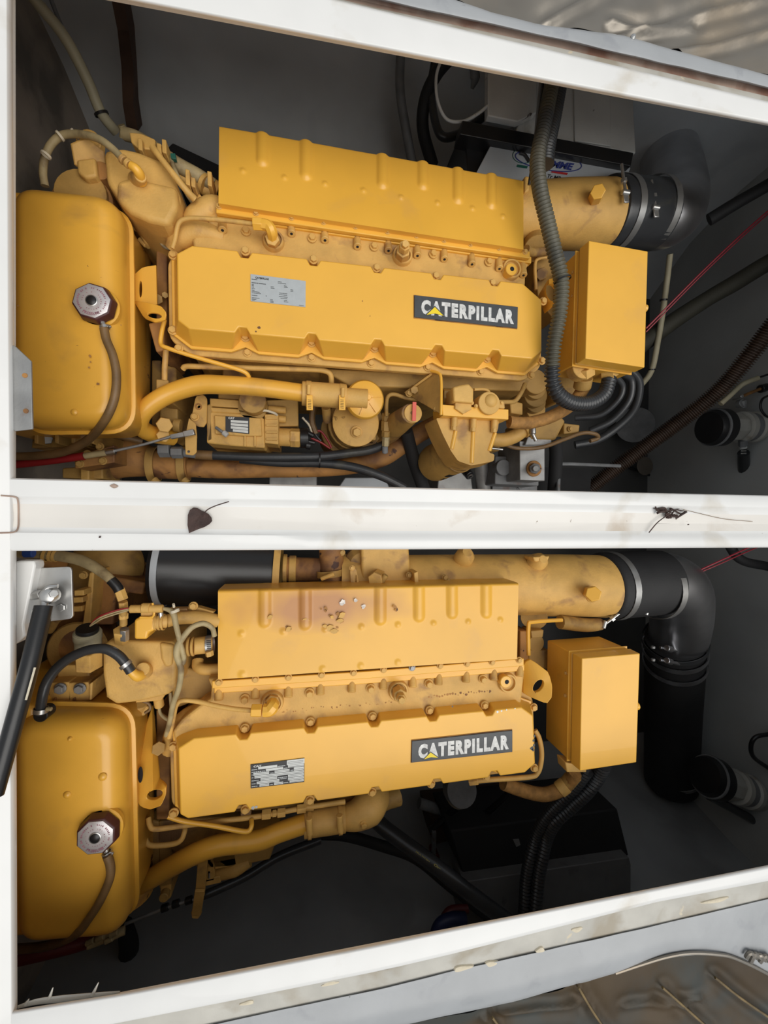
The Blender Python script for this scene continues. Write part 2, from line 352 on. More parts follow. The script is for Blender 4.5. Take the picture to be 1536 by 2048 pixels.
# worn gasket line across the beam end
hose('gasket_line', [(2, 991, 1.2815), (30, 994, 1.281), (36, 1003, 1.2755), (37, 1030, 1.2725), (36, 1055, 1.275), (28, 1064, 1.2805), (0, 1066, 1.2815)], 1.6, RSG, n=6,
     label='thin brown joint line across the left end of the white centre beam', cat='seam')
# far hatch frame: inner lip, gutter, raised grey edge
def ul(pts): return pts
U0 = [(-700, -186), (250, 0), (1536, 249), (2400, 413)]
U1 = sh([(-700, -200), (250, -22), (1536, 230), (2400, 400)], 0)
U2 = [(-700, -330), (700, 10), (1536, 207), (2400, 408)]
U3 = [(-700, -345), (741, 0), (1120, 83), (1536, 180), (2400, 380)]
U4 = [(-700, -380), (700, -72), (983, 25), (1081, 50), (1244, 71), (1380, 109), (1536, 150), (2400, 340)]
b = MB(); lines(b, [(sh(U0, -30), 1.243), (U0, 1.243), (U0, 1.274), (sh(U0, -5), 1.2785), (sh(U0, -9), 1.28), (sh(U2, 3), 1.281), (U2, 1.2815), (sh(U2, -4), 1.276)], -700, 2400, 60)
struct('trim_4', b, WH, ang=60)
b = MB(); lines(b, [(sh(U2, -4), 1.2755), (sh(U3, 13), 1.2725)], -700, 2400, 90)
struct('trim_6', b, GUT)
b = MB(); lines(b, [(sh(U3, 13), 1.2722), (sh(U3, 5), 1.271), (sh(U3, -3), 1.2735)], -700, 2400, 90)
struct('trim_7', b, RSG)
b = MB(); lines(b, [(sh(U3, -2), 1.272), (sh(U3, -6), 1.288), (sh(U3, -14), 1.290), (sh(U4, 5), 1.289), (U4, 1.284), (sh(U4, -1), 1.262)], -700, 2400, 140)
for v in b.v: v.z += noise.noise(v*14)*.0016
struct('trim_8', b, BLG, ang=70)
# near hatch frame
L0 = [(-700, 2167), (35, 2019), (250, 1985), (768, 1885), (900, 1857), (1536, 1730), (2400, 1556)]
L1 = [(-700, 2230), (35, 2068), (768, 1907), (1536, 1748), (2400, 1570)]
L2 = [(-700, 2240), (200, 2049), (425, 2005), (768, 1936), (900, 1905), (1314, 1800), (1536, 1758), (2400, 1590)]
L3 = [(-700, 2300), (425, 2048), (768, 1975), (900, 1942), (1314, 1849), (1536, 1797), (2400, 1600)]
L4 = [(-700, 2380), (700, 2072), (900, 2032), (1024, 2005), (1157, 1968), (1273, 1935), (1335, 1916), (1418, 1909), (1488, 1922), (1536, 1949), (2400, 2200)]
b = MB(); lines(b, [(sh(L0, 30), 1.243), (L0, 1.243), (L0, 1.274), (sh(L0, 5), 1.2785), (sh(L0, 9), 1.28), (sh(L2, -3), 1.281), (L2, 1.2815), (sh(L2, 4), 1.277)], -700, 2400, 60)
struct('trim_9', b, WH, ang=60)
b = MB(); lines(b, [(sh(L2, 4), 1.2765), (sh(L2, 9), 1.2735), (sh(L3, -5), 1.2715), (sh(L3, 0), 1.2705)], -700, 2400, 120)
struct('trim_10', b, GUT)
b = MB(); lines(b, [(sh(L3, 0), 1.2695), (sh(L3, 2), 1.2745), (sh(L3, 12), 1.276), (sh(L4, -44), 1.278), (sh(L4, -32), 1.281), (sh(L4, -8), 1.275), (sh(L4, -2), 1.272), (L4, 1.262)], -700, 2400, 160)
for v in b.v: v.z += noise.noise(v*12)*.0014
struct('trim_11', b, BLG, ang=70)
# left frame edge
b = MB(); e = [(26, -300), (25, 0), (28, 640), (32, 957), (33, 1100), (33, 1500), (35, 2019), (36, 2300)]
def eline(dx, z): return [P(x+dx, y, z) for x, y in e]
b.loft([eline(-40, 1.243), eline(0, 1.243), eline(0, 1.262), eline(-11, 1.279), eline(-14, 1.2805), [P(-900, y, 1.2805) for x, y in e]], (0, 0), close=False)
struct('trim_12', b, WH, ang=60)
# foam lumps left by old sealant in the gutters
k = 0
for (x, y, z, a_, r) in [(1268, 1868, 1.274, 0, 0), ]: pass
for (x, y, lx, ly) in [(982, 1927, 14, 6), (925, 1935, 20, 5), (1080, 1888+11, 9, 5), (1153, 1858, 11, 5), (1430, 1800, 28, 4), (495, 2004, 15, 4), (660, 1965, 18, 4)]:
    c = P(x, y, 1.2725); u = (P(x+lx, y-lx*.2, 1.2725)-c); v = (P(x, y+ly, 1.2725)-c); bb = MB()
    bb.loft([[c+(u*math.cos(t)+v*math.sin(t))*q*(1+.18*math.sin(3*t+x))+Vector((0, 0, h)) for t in (2*math.pi*j/18 for j in range(18))] for q, h in ((1, -.001), (.9, .0022), (.55, .0034), (.15, .0038))])
    lab = {982: 'cream foam lump in the near gutter below the corrugated conduits', 925: 'long cream foam lump in the near gutter left of its neighbour', 1080: 'small cream foam lump in the near gutter, middle of the slope', 1153: 'oval cream foam lump in the near gutter right of the small one',
           1430: 'long thin cream foam streak in the near gutter at the far right', 495: 'pale foam lump in the near gutter at the lower left', 660: 'pale foam lump in the near gutter at the lower middle'}[x]
    obj('foam_lump', bb, FOAM, label=lab, cat='sealant', group='foam lumps in the near gutter')
# frayed sealant at the near left corner
b = MB(); q = [P(x, y, 1.262) for x, y in [(36, 2014), (75, 2003), (130, 1997), (200, 1989), (240, 1984)]]
b.tube(q, [.003, .005, .006, .004, .002], 8, 5, sq=.5)
for (x, y, x2, y2) in [(98, 1999, 106, 1975), (185, 1990, 197, 1965), (52, 2008, 58, 1998)]: b.tube([P(x, y, 1.262), P(x2, y2, 1.262)], [.0035, .0008], 7, 0)
obj('sealant_fringe', b, GUT, label='torn pale sealant fringe with two spikes at the lower left hatch corner', cat='sealant')

# insulation sheets on the folded hatch lids
def foil(name, m, edge, far, x0, x1, z0, creases, seed, lab, nx=170, ny=70):
    b = MB(); g = []; cs = [[P(x, y, z0) for x, y in c] for c in creases]
    for j in range(ny+1):
        row = []
        for i in range(nx+1):
            x = x0+(x1-x0)*i/nx; y = ipol(edge, x); y = y+(far-y)*(j/ny)**1.3
            p = P(x, y, z0); z = noise.noise(Vector((p.x*6, p.y*6, seed)))*.006+noise.noise(Vector((p.x*19, p.y*19, seed)))*.0025
            for c in cs:
                dm = 9
                for k in range(len(c)-1):
                    s = c[k+1]-c[k]; t = max(0, min(1, (p-c[k]).dot(s)/s.length_squared)); dm = min(dm, (c[k]+s*t-p).length)
                z += .006*math.exp(-(dm/.006)**2)-.005*math.exp(-((dm-.018)/.012)**2)
            row.append(p+Vector((0, 0, z)))
        g.append(row)
    b.loft(g, (0, 0), close=False)
    return obj(name, b, m, label=lab, cat='insulation', ang=180)
foil('foil_sheet', FL1, sh(U4, 1), -420, 640, 2100, 1.272, [[(1230, 72), (1380, 32), (1560, -10)], [(1345, 104), (1450, 84), (1560, 55)], [(1090, 48), (1210, -20)], [(1225, 40), (1300, 60), (1390, 48)]], 3.1,
     'crumpled silver foil insulation sheet beyond the top right frame')
foil('foil_sheet', FL2, sh(L4, -1), 2420, 560, 2100, 1.268, [[(1157, 1972), (1190, 2030), (1215, 2060)], [(1325, 1975), (1370, 2015), (1420, 2055)], [(1430, 1955), (1480, 1995), (1550, 2045)], [(1000, 2025), (1080, 2012), (1160, 2010)], [(1250, 2012), (1300, 2005), (1340, 2012), (1400, 1998)], [(970, 2035), (990, 2060)]], 8.4,
     'bronze foil quilt with stitched ridges below the bottom right frame')
for cr in [[(1157, 1975), (1190, 2030), (1240, 2100)], [(1325, 1975), (1370, 2015), (1420, 2060), (1450, 2090)], [(1430, 1955), (1480, 1995), (1560, 2050)], [(985, 2035), (1010, 2070), (1040, 2110)]]:
    hose('quilt_seam', [(x, y, 1.276) for x, y in cr], 2.4, SEAMM, n=8, label={1157: 'stitched seam on bronze quilt, second from the left', 1325: 'stitched seam on bronze quilt, third from the left', 1430: 'rightmost stitched seam on the bronze quilt', 985: 'leftmost stitched seam on the bronze quilt'}[cr[0][0]], cat='seam')
hose('foil_edge_seam', [(1230, 1946, 1.270), (1290, 1926, 1.276), (1335, 1913, 1.279), (1380, 1906, 1.280), (1430, 1908, 1.280), (1470, 1916, 1.278), (1540, 1950, 1.274), (1600, 1990, 1.27)], 3.2, FL1, n=8,
     label='shiny welted seam curving round the bronze quilt corner', cat='seam')
b = MB()
for k in range(5): b.tube([P(1492+k*9, 1915+(k % 2)*9, 1.283), P(1500+k*10, 1906+k*2, 1.288), P(1512+k*9, 1912+k*4, 1.284)], 5*.00093, 7, 4)
obj('foil_fold', b, FL1, label='crinkled shiny foil fold at the bottom right edge', cat='foil')
rv = MB(); rv.lathe(P(1265, 76, 1.284), Vector((0, 0, 1)), [(0, .006), (.003, .0058), (.006, .003), (.0065, .0005)], 14)
obj('rivet', rv, STL, label='small steel rivet head on the grey edge beside silver foil', cat='rivet')

# ---------------------------------------------------------------- litter on the beam
lp = [(380, 1066), (376, 1050), (377, 1030), (381, 1020), (388, 1015), (396, 1016), (404, 1021), (411, 1024), (418, 1028), (424, 1035), (425, 1042), (420, 1048), (410, 1054), (398, 1058)]
Q = [P(x, y, 1.2755) for x, y in lp]; cc = sum(Q, Vector())/len(Q)
lt = thing('fallen_leaf', 'dry dark brown heart-shaped leaf lying on the white centre beam', 'leaf', cc)
b = MB(); rings = []
for s_ in (1, .8, .55, .28, .04): rings.append([cc+(p-cc)*s_+Vector((0, 0, .002+.006*abs((p-cc).length*s_/.04)**1.6+.0012*math.sin(i*2.1+s_*9))) for i, p in enumerate(Q)])
b.loft([[p-Vector((0, 0, .0006)) for p in r] for r in reversed(rings)]+rings, (0, 1)); obj('blade', b, LEAFM, lt, ang=60)
hose('stalk', [(404, 1034, 1.283), (413, 1021, 1.288), (430, 1012, 1.288), (458, 1003, 1.286)], 1.1, LEAFM, lt, n=6)
tw = thing('dried_twig', 'small tangle of dark dry twig and fibres on the right of centre beam', 'debris', P(1340, 1030, 1.274))
hose('stem', [(1298, 1065, 1.281), (1315, 1045, 1.28), (1335, 1030, 1.282), (1342, 1024, 1.283)], 1.1, LEAFM, tw, n=6)
b = MB(); random.seed(4)
for k in range(16):
    x, y = 1342+random.uniform(-20, 20), 1026+random.uniform(-7, 7)
    b.tube([P(x, y, 1.276), P(x+random.uniform(-14, 14), y+random.uniform(-6, 6), 1.282), P(x+random.uniform(-20, 20), y+random.uniform(-8, 8), 1.277)], random.uniform(.0008, .0026), 6, 4)
obj('tangle', b, LEAFM, tw, kind='stuff')
hose('fibre', [(1366, 1019, 1.279), (1400, 1027, 1.276), (1450, 1038, 1.275), (1505, 1043, 1.275)], .5, BRH, tw, n=5)
for x, y, s, lb in [(228, 972, 5, 'tiny curled brown flake near the left of centre beam'), (200, 1074, 2.2, 'black speck on the lower edge of centre beam'), (1376, 1049, 2, 'small black speck on the beam right of the twig')]:
    c = P(x, y, 1.2815); obj('debris_flake', MB().loft([[c+Vector((math.cos(t)*s*.00094*q*(1+.5*math.sin(2*t+x)), math.sin(t)*s*.0008*q, h)) for t in (j*math.pi/5 for j in range(10))] for q, h in ((1, 0), (.8, .002), (.2, .003))]), RSG if s > 4 else LEAFM, label=lb, cat='debris')

# ================================================================ engine builders (all coordinates are read off and given real heights)
ZC, ZB = 1.0, .945
def ipol(pts, x):
    for i in range(len(pts)-1):
        if x <= pts[i+1][0] or i == len(pts)-2:
            return pts[i][1]+(pts[i+1][1]-pts[i][1])*(x-pts[i][0])/(pts[i+1][0]-pts[i][0])
def flat(pts, m, z0, z1, name, par, bev=.004, rr=0, taper=0, seg=3, **k):   # upright block whose top outline is given
    w_ = W(pts, z1)
    if rr: w_ = rnd(w_, rr)
    b = MB(); b.loft([[Vector((p.x, p.y, p.z-(z1-z0))) for p in off(w_, taper)], w_]); return obj(name, b, m, par, bev=bev, seg=seg, **k)
def vc(x, y, z0, z1, r, m, name, par, n=24, r2=None, ch=.0015, **k):        # vertical round piece, radius in px at its top
    t = P(x, y, z1); R_ = r*mpp(t); return obj(name, MB().cyl(Vector((t.x, t.y, z0)), t, (r2*mpp(t) if r2 else R_), n, R_, ch), m, par, **k)
def cy(a, b_, r, m, name, par, r2=None, n=20, ch=.0015, **k):
    A, B = P(*a), P(*b_); return obj(name, MB().cyl(A, B, r*mpp(A), n, (r2 or r)*mpp(B), ch), m, par, **k)
def hexc(a, b_, r, m, name, par, **k):
    A, B = P(*a), P(*b_); R_ = r*mpp(A); L_ = (B-A).length
    return obj(name, MB().lathe(A, B-A, [(0, R_*.92), (R_*.08, R_), (L_-R_*.08, R_), (L_, R_*.92)], 6), m, par, bev=.0008, **k)

def rocker(par, crease, notch_lo, notch_hi, corner, lo_flange, hz):
    """crease: corner polygon of the flat top in px, clockwise from top left chamfer; edges 'hi' (far) and 'lo' (near)"""
    n = len(crease['pts']); pw = W(crease['pts'], ZC); hi, lo = crease['hi'], crease['lo']   # edge start indices
    top, base, pln = [], [], []; ob = off(pw, .022); of = off(pw, .028)
    oh = off(pw, .007); oj = off(pw, .011)
    for k in (hi, (hi+1) % n): ob[k] = oh[k]; of[k] = oj[k]
    for i in range(n):
        top.append(pw[i]); base.append(Vector((ob[i].x, ob[i].y, ZB))); pln.append(Vector((of[i].x, of[i].y, ZB)))
        if i in (hi, lo):
            a, c = pw[i], pw[(i+1) % n]; u = (c-a).normalized(); inn = Vector((u.y, -u.x, 0))
            cen = sum(pw, Vector())/n
            if inn.dot(cen-a) < 0: inn = -inn
            ba = base[-1]; bc = Vector((ob[(i+1) % n].x, ob[(i+1) % n].y, ZB)); fa = pln[-1]; fc = Vector((of[(i+1) % n].x, of[(i+1) % n].y, ZB))
            for (bx, by) in (notch_hi if i == hi else notch_lo):
                H = i == hi; q = P(bx, by, hz if H else ZB); s = (q-a).dot(u); 
                def on(A, Cc, ss): t = (ss-(A-a).dot(u))/((Cc-a).dot(u)-(A-a).dot(u)); return A+(Cc-A)*t
                for ds, ti, bs, bi in ((-.017, 0, -.019 if H else -.031, 0), (-.0125, .008, -.0135, .012 if H else .022), (-.0085, .0145, -.0085, .020 if H else .031), (.0085, .0145, .0085, .020 if H else .031), (.0125, .008, .0135, .012 if H else .022), (.017, 0, .019 if H else .031, 0)):
                    dd = ds if True else 0
                    t_ = on(a, c, s+ds)+inn*ti; top.append(Vector((t_.x, t_.y, ZC)))
                    b_ = on(ba, bc, s+bs)+inn*bi; base.append(Vector((b_.x, b_.y, ZB)))
                for ds, bi in ((-.034, 0), (0, 0 if H else .015), (.034, 0)):
                    pln.append(on(fa, fc, s+ds)+inn*bi)
    b = MB(); b.loft([base, top]); cov = obj('rocker_cover', b, Y2, par, bev=.0028, seg=3, ang=25)
    b = MB(); b.loft([[p-Vector((0, 0, .009)) for p in pln], pln]); obj('cover_rim', b, Y2, cov, bev=.0015)
    for (bx, by) in notch_lo+corner: bolt(cov, P(bx, by, ZB+.001), .0088, m=Y3)
    for (bx, by) in notch_hi:
        q = P(bx, by, hz); obj('bolt_pad', MB().cyl(Vector((q.x, q.y, ZB-.01)), q, .0105, 14), Y3, cov); bolt(cov, q, .0086, m=Y3)
    # second lip of the head below the cover
    o2 = off(pw, .040); lp = [Vector((p.x, p.y, ZB-.013)) for p in rnd(o2, .02)]
    b = MB(); b.loft([[p-Vector((0, 0, .02)) for p in lp], lp]); hl = obj('head_lip', b, Y3, par, bev=.003)
    for (bx, by) in lo_flange: bolt(hl, P(bx, by, ZB-.012), .0082, m=Y3)
    bl = [Vector((p.x, p.y, ZB-.03)) for p in off(pw, .012)]
    b = MB(); b.loft([[Vector((p.x, p.y, .30)) for p in off(bl, .02)], [Vector((p.x, p.y, .60)) for p in off(bl, .012)], bl]); obj('cylinder_block', b, Y3, par, bev=.006)
    return cov

def shield(par, quad, ribs, domes, zt, zb, m, back=.10, low=()):
    """bent sheet heat shield; quad = tl,tr,br,bl px; zt height of far edge, zb of near edge"""
    tl, tr, br, bl = P(*quad[0], zt), P(*quad[1], zt), P(*quad[2], zb), P(*quad[3], zb)
    nx, ny = 240, 60; nrm = (tr-tl).cross(bl-tl).normalized()
    if nrm.z < 0: nrm = -nrm
    def uv(x, y):
        q = Vector((x, y)); best = None; z = (zt+zb)/2
        for _ in range(4):
            p = P(x, y, z); d = p-tl; ex = (tr-tl); ey = (bl-tl)
            u = d.dot(ex)/ex.length_squared; v = (d-ex*u).dot(ey)/ey.length_squared; z = zt+(zb-zt)*v
        return P(x, y, z)
    R_ = [(uv(*r[:2]), uv(r[0], r[2])) for r in ribs]; D_ = [uv(*d) for d in domes]; LW = [uv(*d) for d in low]
    g = []
    yv = (bl-tl).normalized()
    for j in range(ny+1):
        row = []
        for i in range(nx+1):
            u, v = i/nx, j/ny; p = (tl*(1-u)+tr*u)*(1-v)+(bl*(1-u)+br*u)*v; h = noise.noise(p*7)*.0012
            for a, c in R_:
                s = c-a; t = max(-.6, min(1, (p-a).dot(s)/s.length_squared)); dd = (a+s*t-p).length
                if dd < .02: h += .0075*max(0, 1-(dd/.0155)**2)**.8
            for c in D_:
                dd = (c-p).length
                if dd < .0085: h += .0034*(1-(dd/.0085)**2)
            for c in LW:
                dd = (c-p).length
                if dd < .0095: h += .0028*(1-(dd/.0095)**2)
            row.append(p+nrm*h)
        g.append(row)
    far = (tl-bl).normalized(); far.z = 0; far.normalize()
    def side(row, dz, o=0): return [p+Vector((0, 0, -dz))+far*o for p in row]
    full = [side(g[0], back, .004), side(g[0], .02, .0045), side(g[0], .006, .004), side(g[0], .0015, .0015)]+g
    b = MB(); b.loft(full, (0, 0), close=False)
    # turned-down ends
    L_ = [r[0] for r in g]; Rr = [r[-1] for r in g]
    for e, sx in ((L_, -1), (Rr, 1)): b.loft([e, [p-Vector((-.001*sx, 0, .004)) for p in e], [p-Vector((0, 0, back)) for p in e]], (0, 0), close=False)
    b.loft([g[-1], side(g[-1], .02)], (0, 0), close=False)
    return obj('heat_shield', b, m, par, ang=50)

def oct_cap(par, px, py, z, r, rot, spx, spy):
    c = P(px, py, z); R_ = r*mpp(c); Z = Vector((0, 0, 1))
    cap = obj('filler_cap', MB().lathe(c, Z, [(0, R_*1.02), (.004, R_*1.06), (.017, R_*1.0), (.0215, R_*.97), (.022, R_*.93)], 8, rot), MAR, par, bev=.0015, label='dark maroon octagonal pressure cap')
    obj('filler_neck', MB().lathe(c-Z*.014, Z, [(0, R_*1.08), (.010, R_*1.08), (.013, R_*1.0)], 28), Y1, par)
    t = c+Z*.0215
    obj('cap_disc', MB().lathe(t, Z, [(0, R_*.89), (.0025, R_*.89), (.003, R_*.87), (.003, R_*.3), (.0012, R_*.26), (.0012, .001)], 8, rot), CAPA, cap)
    obj('cap_rivet', MB().lathe(t+Z*.001, Z, [(0, R_*.24), (.004, R_*.24), (.0055, R_*.17), (.006, .001)], 20), BPL, cap)
    obj('cap_ring', MB().lathe(t+Z*.0024, Z, [(0, R_*.30), (.0022, R_*.29), (.0028, R_*.25), (.001, R_*.235), (0, R_*.30)], 24), STL, cap)
    b = MB()     # faded ring of print
    random.seed(int(px))
    for ring, n, hw in ((.66, 44, .052), (.45, 24, .03)):
        for k in range(n):
            if random.random() < .28: continue
            a = 2*math.pi*k/n; d = R_*ring; wv = Vector((math.cos(a), math.sin(a), 0)); tv = Vector((-math.sin(a), math.cos(a), 0)); p = t+wv*d+Z*.0032; s = R_*hw*random.uniform(.6, 1)
            b.quad([p-tv*s*.7-wv*s, p+tv*s*.7-wv*s, p+tv*s*.7+wv*s, p-tv*s*.7+wv*s])
    obj('cap_print', b, CAPI, cap, kind='stuff')
    def arc(s, a0, a1, rad, hh):        # curved word
        mb = text_mb(s, (Vector((0, 1, 0)), Vector((1, 1, 0)), Vector((1, 0, 0)), Vector((0, 0, 0))), bold=.02)
        for i, v in enumerate(mb.v):
            a = a0+(a1-a0)*v.x; q = rad+(v.y-.5)*hh*(1 if a0 > a1 else -1); mb.v[i] = t+Vector((math.cos(a)*q, math.sin(a)*q, .0036))
        return mb
    obj('cap_lettering', arc('PRESSURE', math.radians(-125), math.radians(-55), R_*.68, R_*.15), CAPI, cap)
    n0 = P(spx, spy, z+.006); dr = (n0-c); dr.z = 0; dr.normalize(); base = c+dr*R_*.9+Vector((0, 0, .006))
    sp = obj('overflow_spout', MB().tube([base, base+dr*.012, n0], .0052, 10, 0), STL, par)
    strap('spout_clamp', n0+dr*.004, dr, .0085, .006, STL, sp, .0018)
    obj('clamp_screw', MB().cyl(n0+Vector((.008, 0, .004)), n0+Vector((.016, -.003, .005)), .0032, 10), STL, sp)
    return cap

def jbolt(p, ax, par, m=Y3, r=.005): return bolt(par, p, r, ax, m, name='bolt')

def hose_clamp(par, c, ax, r, wd=.012, m=Y3, tpos=Vector((0, 0, 1)), name='hose_clamp'):
    s = strap(name, c, ax, r, wd, m, par, .002); a = ax.normalized(); t = (tpos-a*tpos.dot(a)).normalized(); u = a.cross(t)
    obj('clamp_screw', MB().cyl(c+t*(r+.004)-u*.014, c+t*(r+.004)+u*.012, .0055, 10), m, s, bev=.0006)
    return s

def junction_box(par, q, z1, zs, zd, z0, latch, side_bolts):
    tl, tr, br, bl = [P(*a, z1) for a in q]
    def at(z, o=0): return [Vector((p.x, p.y, z)) for p in off([tl, tr, br, bl], o)]
    box = obj('junction_box', MB().loft([at(z0), at(zs)]), Y1, par, bev=.003)
    obj('box_gasket', MB().loft([at(zs, -.004), at(zs+.006, -.004)]), RU, box)
    lid = obj('box_lid', MB().loft([at(zs+.006, .0015), at(z1, .0)]), Y2, box, bev=.0022, seg=3)
    obj('box_rim', MB().loft([at(zs-.012, .004), at(zs-.008, .004)]), Y1, box, bev=.001)
    l = P(*latch, z1-.014); l.x = (tr.x+br.x)/2; b = MB(); b.lathe(l-Vector((.004, 0, 0)), Vector((1, 0, 0)), [(0, .004), (.006, .011), (.014, .011), (.016, .008)], 12); obj('box_latch', b, Y2, box, bev=.001)
    for x, y, z in side_bolts:
        p = P(x, y, z); bolt(box, p, .0042, Vector((-1, 0, 0)), Y3, name='bolt')
    return box

def logo(par, q, tri):
    qw = [P(*a, ZC+.0045) for a in q]; bd = obj('name_badge', plate(MB(), qw, .005), BADG, par, bev=.0008, label='charcoal badge with silver lettering')
    f = uvq(qw, .062, .17, .962, .85, .0006)
    obj('badge_lettering', text_mb('CATERPILLAR', f, bold=.066, space=1.27), INKW, bd)
    for dz, g, m_ in ((.0009, 1.25, BADG), (.0012, 1.0, YEL)):
        a, t_, c = [P(*x, ZC+.0045) for x in tri]; ce = (a+t_+c)/3; D = Vector((0, 0, dz))
        v = [ce+(p-ce)*g+D for p in (a, t_, c)]; m1 = (v[0]+v[2])/2; k = m1+(v[1]-m1)*.22
        b = MB(); b.v = [v[0], v[1], v[2], k]; b.f = [(0, 1, 3), (1, 2, 3)]; obj('badge_triangle', b, m_, bd)
    e = uvq(qw, -.004, -.03, 1.004, 1.03, -.003); obj('badge_edge', plate(MB(), e, .003), RU, bd)

def paint_chips(par, pts, z, m, name, seed=1):
    random.seed(seed); b = MB()
    for x, y, r in pts:
        c = P(x, y, z); n = 9; b.v += [c+Vector((math.cos(t)*r*mpp(c)*random.uniform(.6, 1.2), math.sin(t)*r*mpp(c)*random.uniform(.6, 1.2), 0)) for t in (2*math.pi*j/n for j in range(n))]
        b.f.append(tuple(range(len(b.v)-n, len(b.v))))
    return obj(name, b, m, par, kind='stuff')

# ================================================================ far engine (upper hatch)
E = thing('marine_engine', 'yellow marine diesel engine seen through the far hatch, filter bowl beside the centre beam', 'engine', P(700, 640, .02), 'twin diesel engines')
cov = rocker(E, dict(pts=[(384, 491), (1046, 567), (1083, 600), (1083, 702), (1064, 717), (378, 657), (356, 640), (354, 507)], hi=0, lo=4),
             [(974, 718), (865, 707), (749, 697), (623, 686), (491, 675)], [(491, 503), (627, 520), (753, 537), (871, 553), (984, 567)],
             [(347, 511), (346, 661), (1083, 722), (1086, 603)], [(495, 706), (623, 716), (742, 727), (855, 735), (961, 744), (1062, 751), (358, 697)], .983)
lab = [P(*a, ZC+.002) for a in [(501, 548), (611.5, 562), (611, 614), (501.5, 602)]]
pl = obj('data_plate', plate(MB(), lab, .0025), LABS, cov, label='silver printed data plate')
obj('plate_heading', text_mb('CATERPILLAR', uvq(lab, .085, .075, .33, .15, .0004), bold=.04), INKB, cov)
random.seed(3); b = MB()
for (u, v, w_, h) in [(.02, .17, .10, .03), (.02, .30, .25, .028), (.02, .37, .04, .02), (.02, .42, .04, .02), (.02, .47, .04, .02), (.02, .52, .06, .02), (.02, .58, .05, .02), (.02, .63, .14, .02), (.02, .68, .16, .02), (.02, .77, .10, .02), (.02, .86, .14, .02), (.02, .91, .08, .02), (.02, .95, .05, .02),
                      (.36, .37, .06, .02), (.36, .42, .07, .02), (.27, .74, .02, .02), (.35, .86, .05, .02), (.35, .91, .06, .02), (.35, .96, .06, .02), (.49, .15, .07, .02), (.49, .20, .15, .02), (.60, .28, .05, .02), (.60, .33, .07, .02), (.72, .40, .05, .02), (.72, .45, .05, .02),
                      (.51, .57, .15, .02), (.51, .63, .15, .02), (.51, .70, .16, .02), (.54, .76, .12, .02), (.60, .83, .06, .02), (.60, .88, .08, .02), (.88, .95, .09, .015)]:
    q = uvq(lab, u, v, u+w_, v+h, .0004); x = 0
    while x < 1:
        d = random.uniform(.06, .16); b.quad(uvq(q, x, 0, min(1, x+d*.75), 1)); x += d
obj('plate_print', b, INKB, cov, kind='stuff')
logo(cov, [(829, 590), (1036, 614), (1035, 656), (829, 634)], [(853, 630), (869.5, 614.5), (887, 632)])
paint_chips(cov, [(725, 602, 1.5), (740, 632, 1), (518, 655, 3), (512, 663, 2)], ZC+.0004, RU, 'paint_scuff')

# heat shield and the joint below it
shield(E, [(438.5, 253), (1047, 362), (1047, 499), (437, 407)], [(525, 255, 322), (612, 272, 350), (765, 300, 368), (846, 318, 370), (916, 330, 398), (983, 345, 408)],
       [(486, 342), (569, 355), (650, 368), (727, 381), (802, 395), (875, 406), (945, 417), (1006, 433)], .975, 1.0, Y2)
hd = W([(418, 425), (436, 405), (1055, 499), (1062, 508), (1064, 522), (1053, 536), (1051, 575), (700, 545), (388, 505), (384, 480), (392, 462), (414, 455)], .962)
head = obj('cylinder_head', MB().loft([[Vector((p.x, p.y, .60)) for p in hd], [Vector((p.x, p.y, .957)) for p in hd], [Vector((p.x, p.y, .962)) for p in off(hd, -.004)]]), Y3, E, bev=.003)
def strip(name, top, y0, y1, z0, z1, m, par, x0, x1):
    a = [(x, ipol(top, x)+y0) for x in (x0, (x0+x1)/2, x1)]; c = [(x, ipol(top, x)+y1) for x in (x1, (x0+x1)/2, x0)]
    w_ = W(a+c, z1); return obj(name, MB().loft([[Vector((p.x, p.y, z0)) for p in w_], w_]), m, par, bev=.0018)
FT = [(430, 409), (1055, 500)]
strip('joint_flange', FT, 2, 16, .972, .984, Y2, head, 432, 1060)
strip('joint_flange', FT, 12, 25, .95, .969, Y2, head, 434, 1063)
for x, y in [(438, 410), (512, 423), (583, 432), (647, 441), (711, 450), (775, 460), (833, 468), (888, 477), (941, 485), (998, 493), (1050, 501)]:
    bolt(head, P(x, y+3, .984), .0060, m=Y3)
for x, y in [(582, 447), (649, 460), (714, 473), (776, 481), (834, 491), (888, 498), (943, 508), (998, 517), (1046, 530), (444, 440)]:
    a, c = P(x, y-6, .962), P(x+1, y+21, .972); obj('stud_boss', MB().cyl(a-Vector((0, 0, .006)), c, .0098, 14, .0105), Y3, head)
    obj('boss_hole', MB().cyl(c+(c-a).normalized()*.0004-(c-a)*.04, c+(c-a).normalized()*.0006, .0038, 10), BLK, head)
for x, y in [(492, 463), (624, 477), (748, 494), (866, 509), (977, 525)]: bolt(head, P(x, y, .964), .0088, Vector((.05, .12, 1)), Y3, h=.012)
def ringfit(x, y, par, z=.962, r=21, m=Y3):
    c = P(x, y, z); R_ = r*mpp(c); return obj('port_boss', MB().lathe(c-Vector((0, 0, .01)), Vector((0, 0, 1)), [(0, R_*1.06), (.018, R_), (.022, R_*.93), (.022, R_*.78), (.014, R_*.74), (.014, .001)], 28), m, par)
ringfit(547, 484, head); ringfit(804, 513, head, r=20); ringfit(1021, 541, head, r=20)
hexc((547, 484, .97), (544, 476, 1.0), 14, Y3, 'union_nut', head)
obj('elbow_fitting', MB().tube([P(545, 478, .99), P(543, 462, 1.012), P(536, 452, 1.014), P(524, 449, 1.012)], 11*.00122, 8, 4), Y2, head, bev=.001)
hexc((525, 449, 1.012), (506, 448, 1.010), 12, Y2, 'union_nut', head)
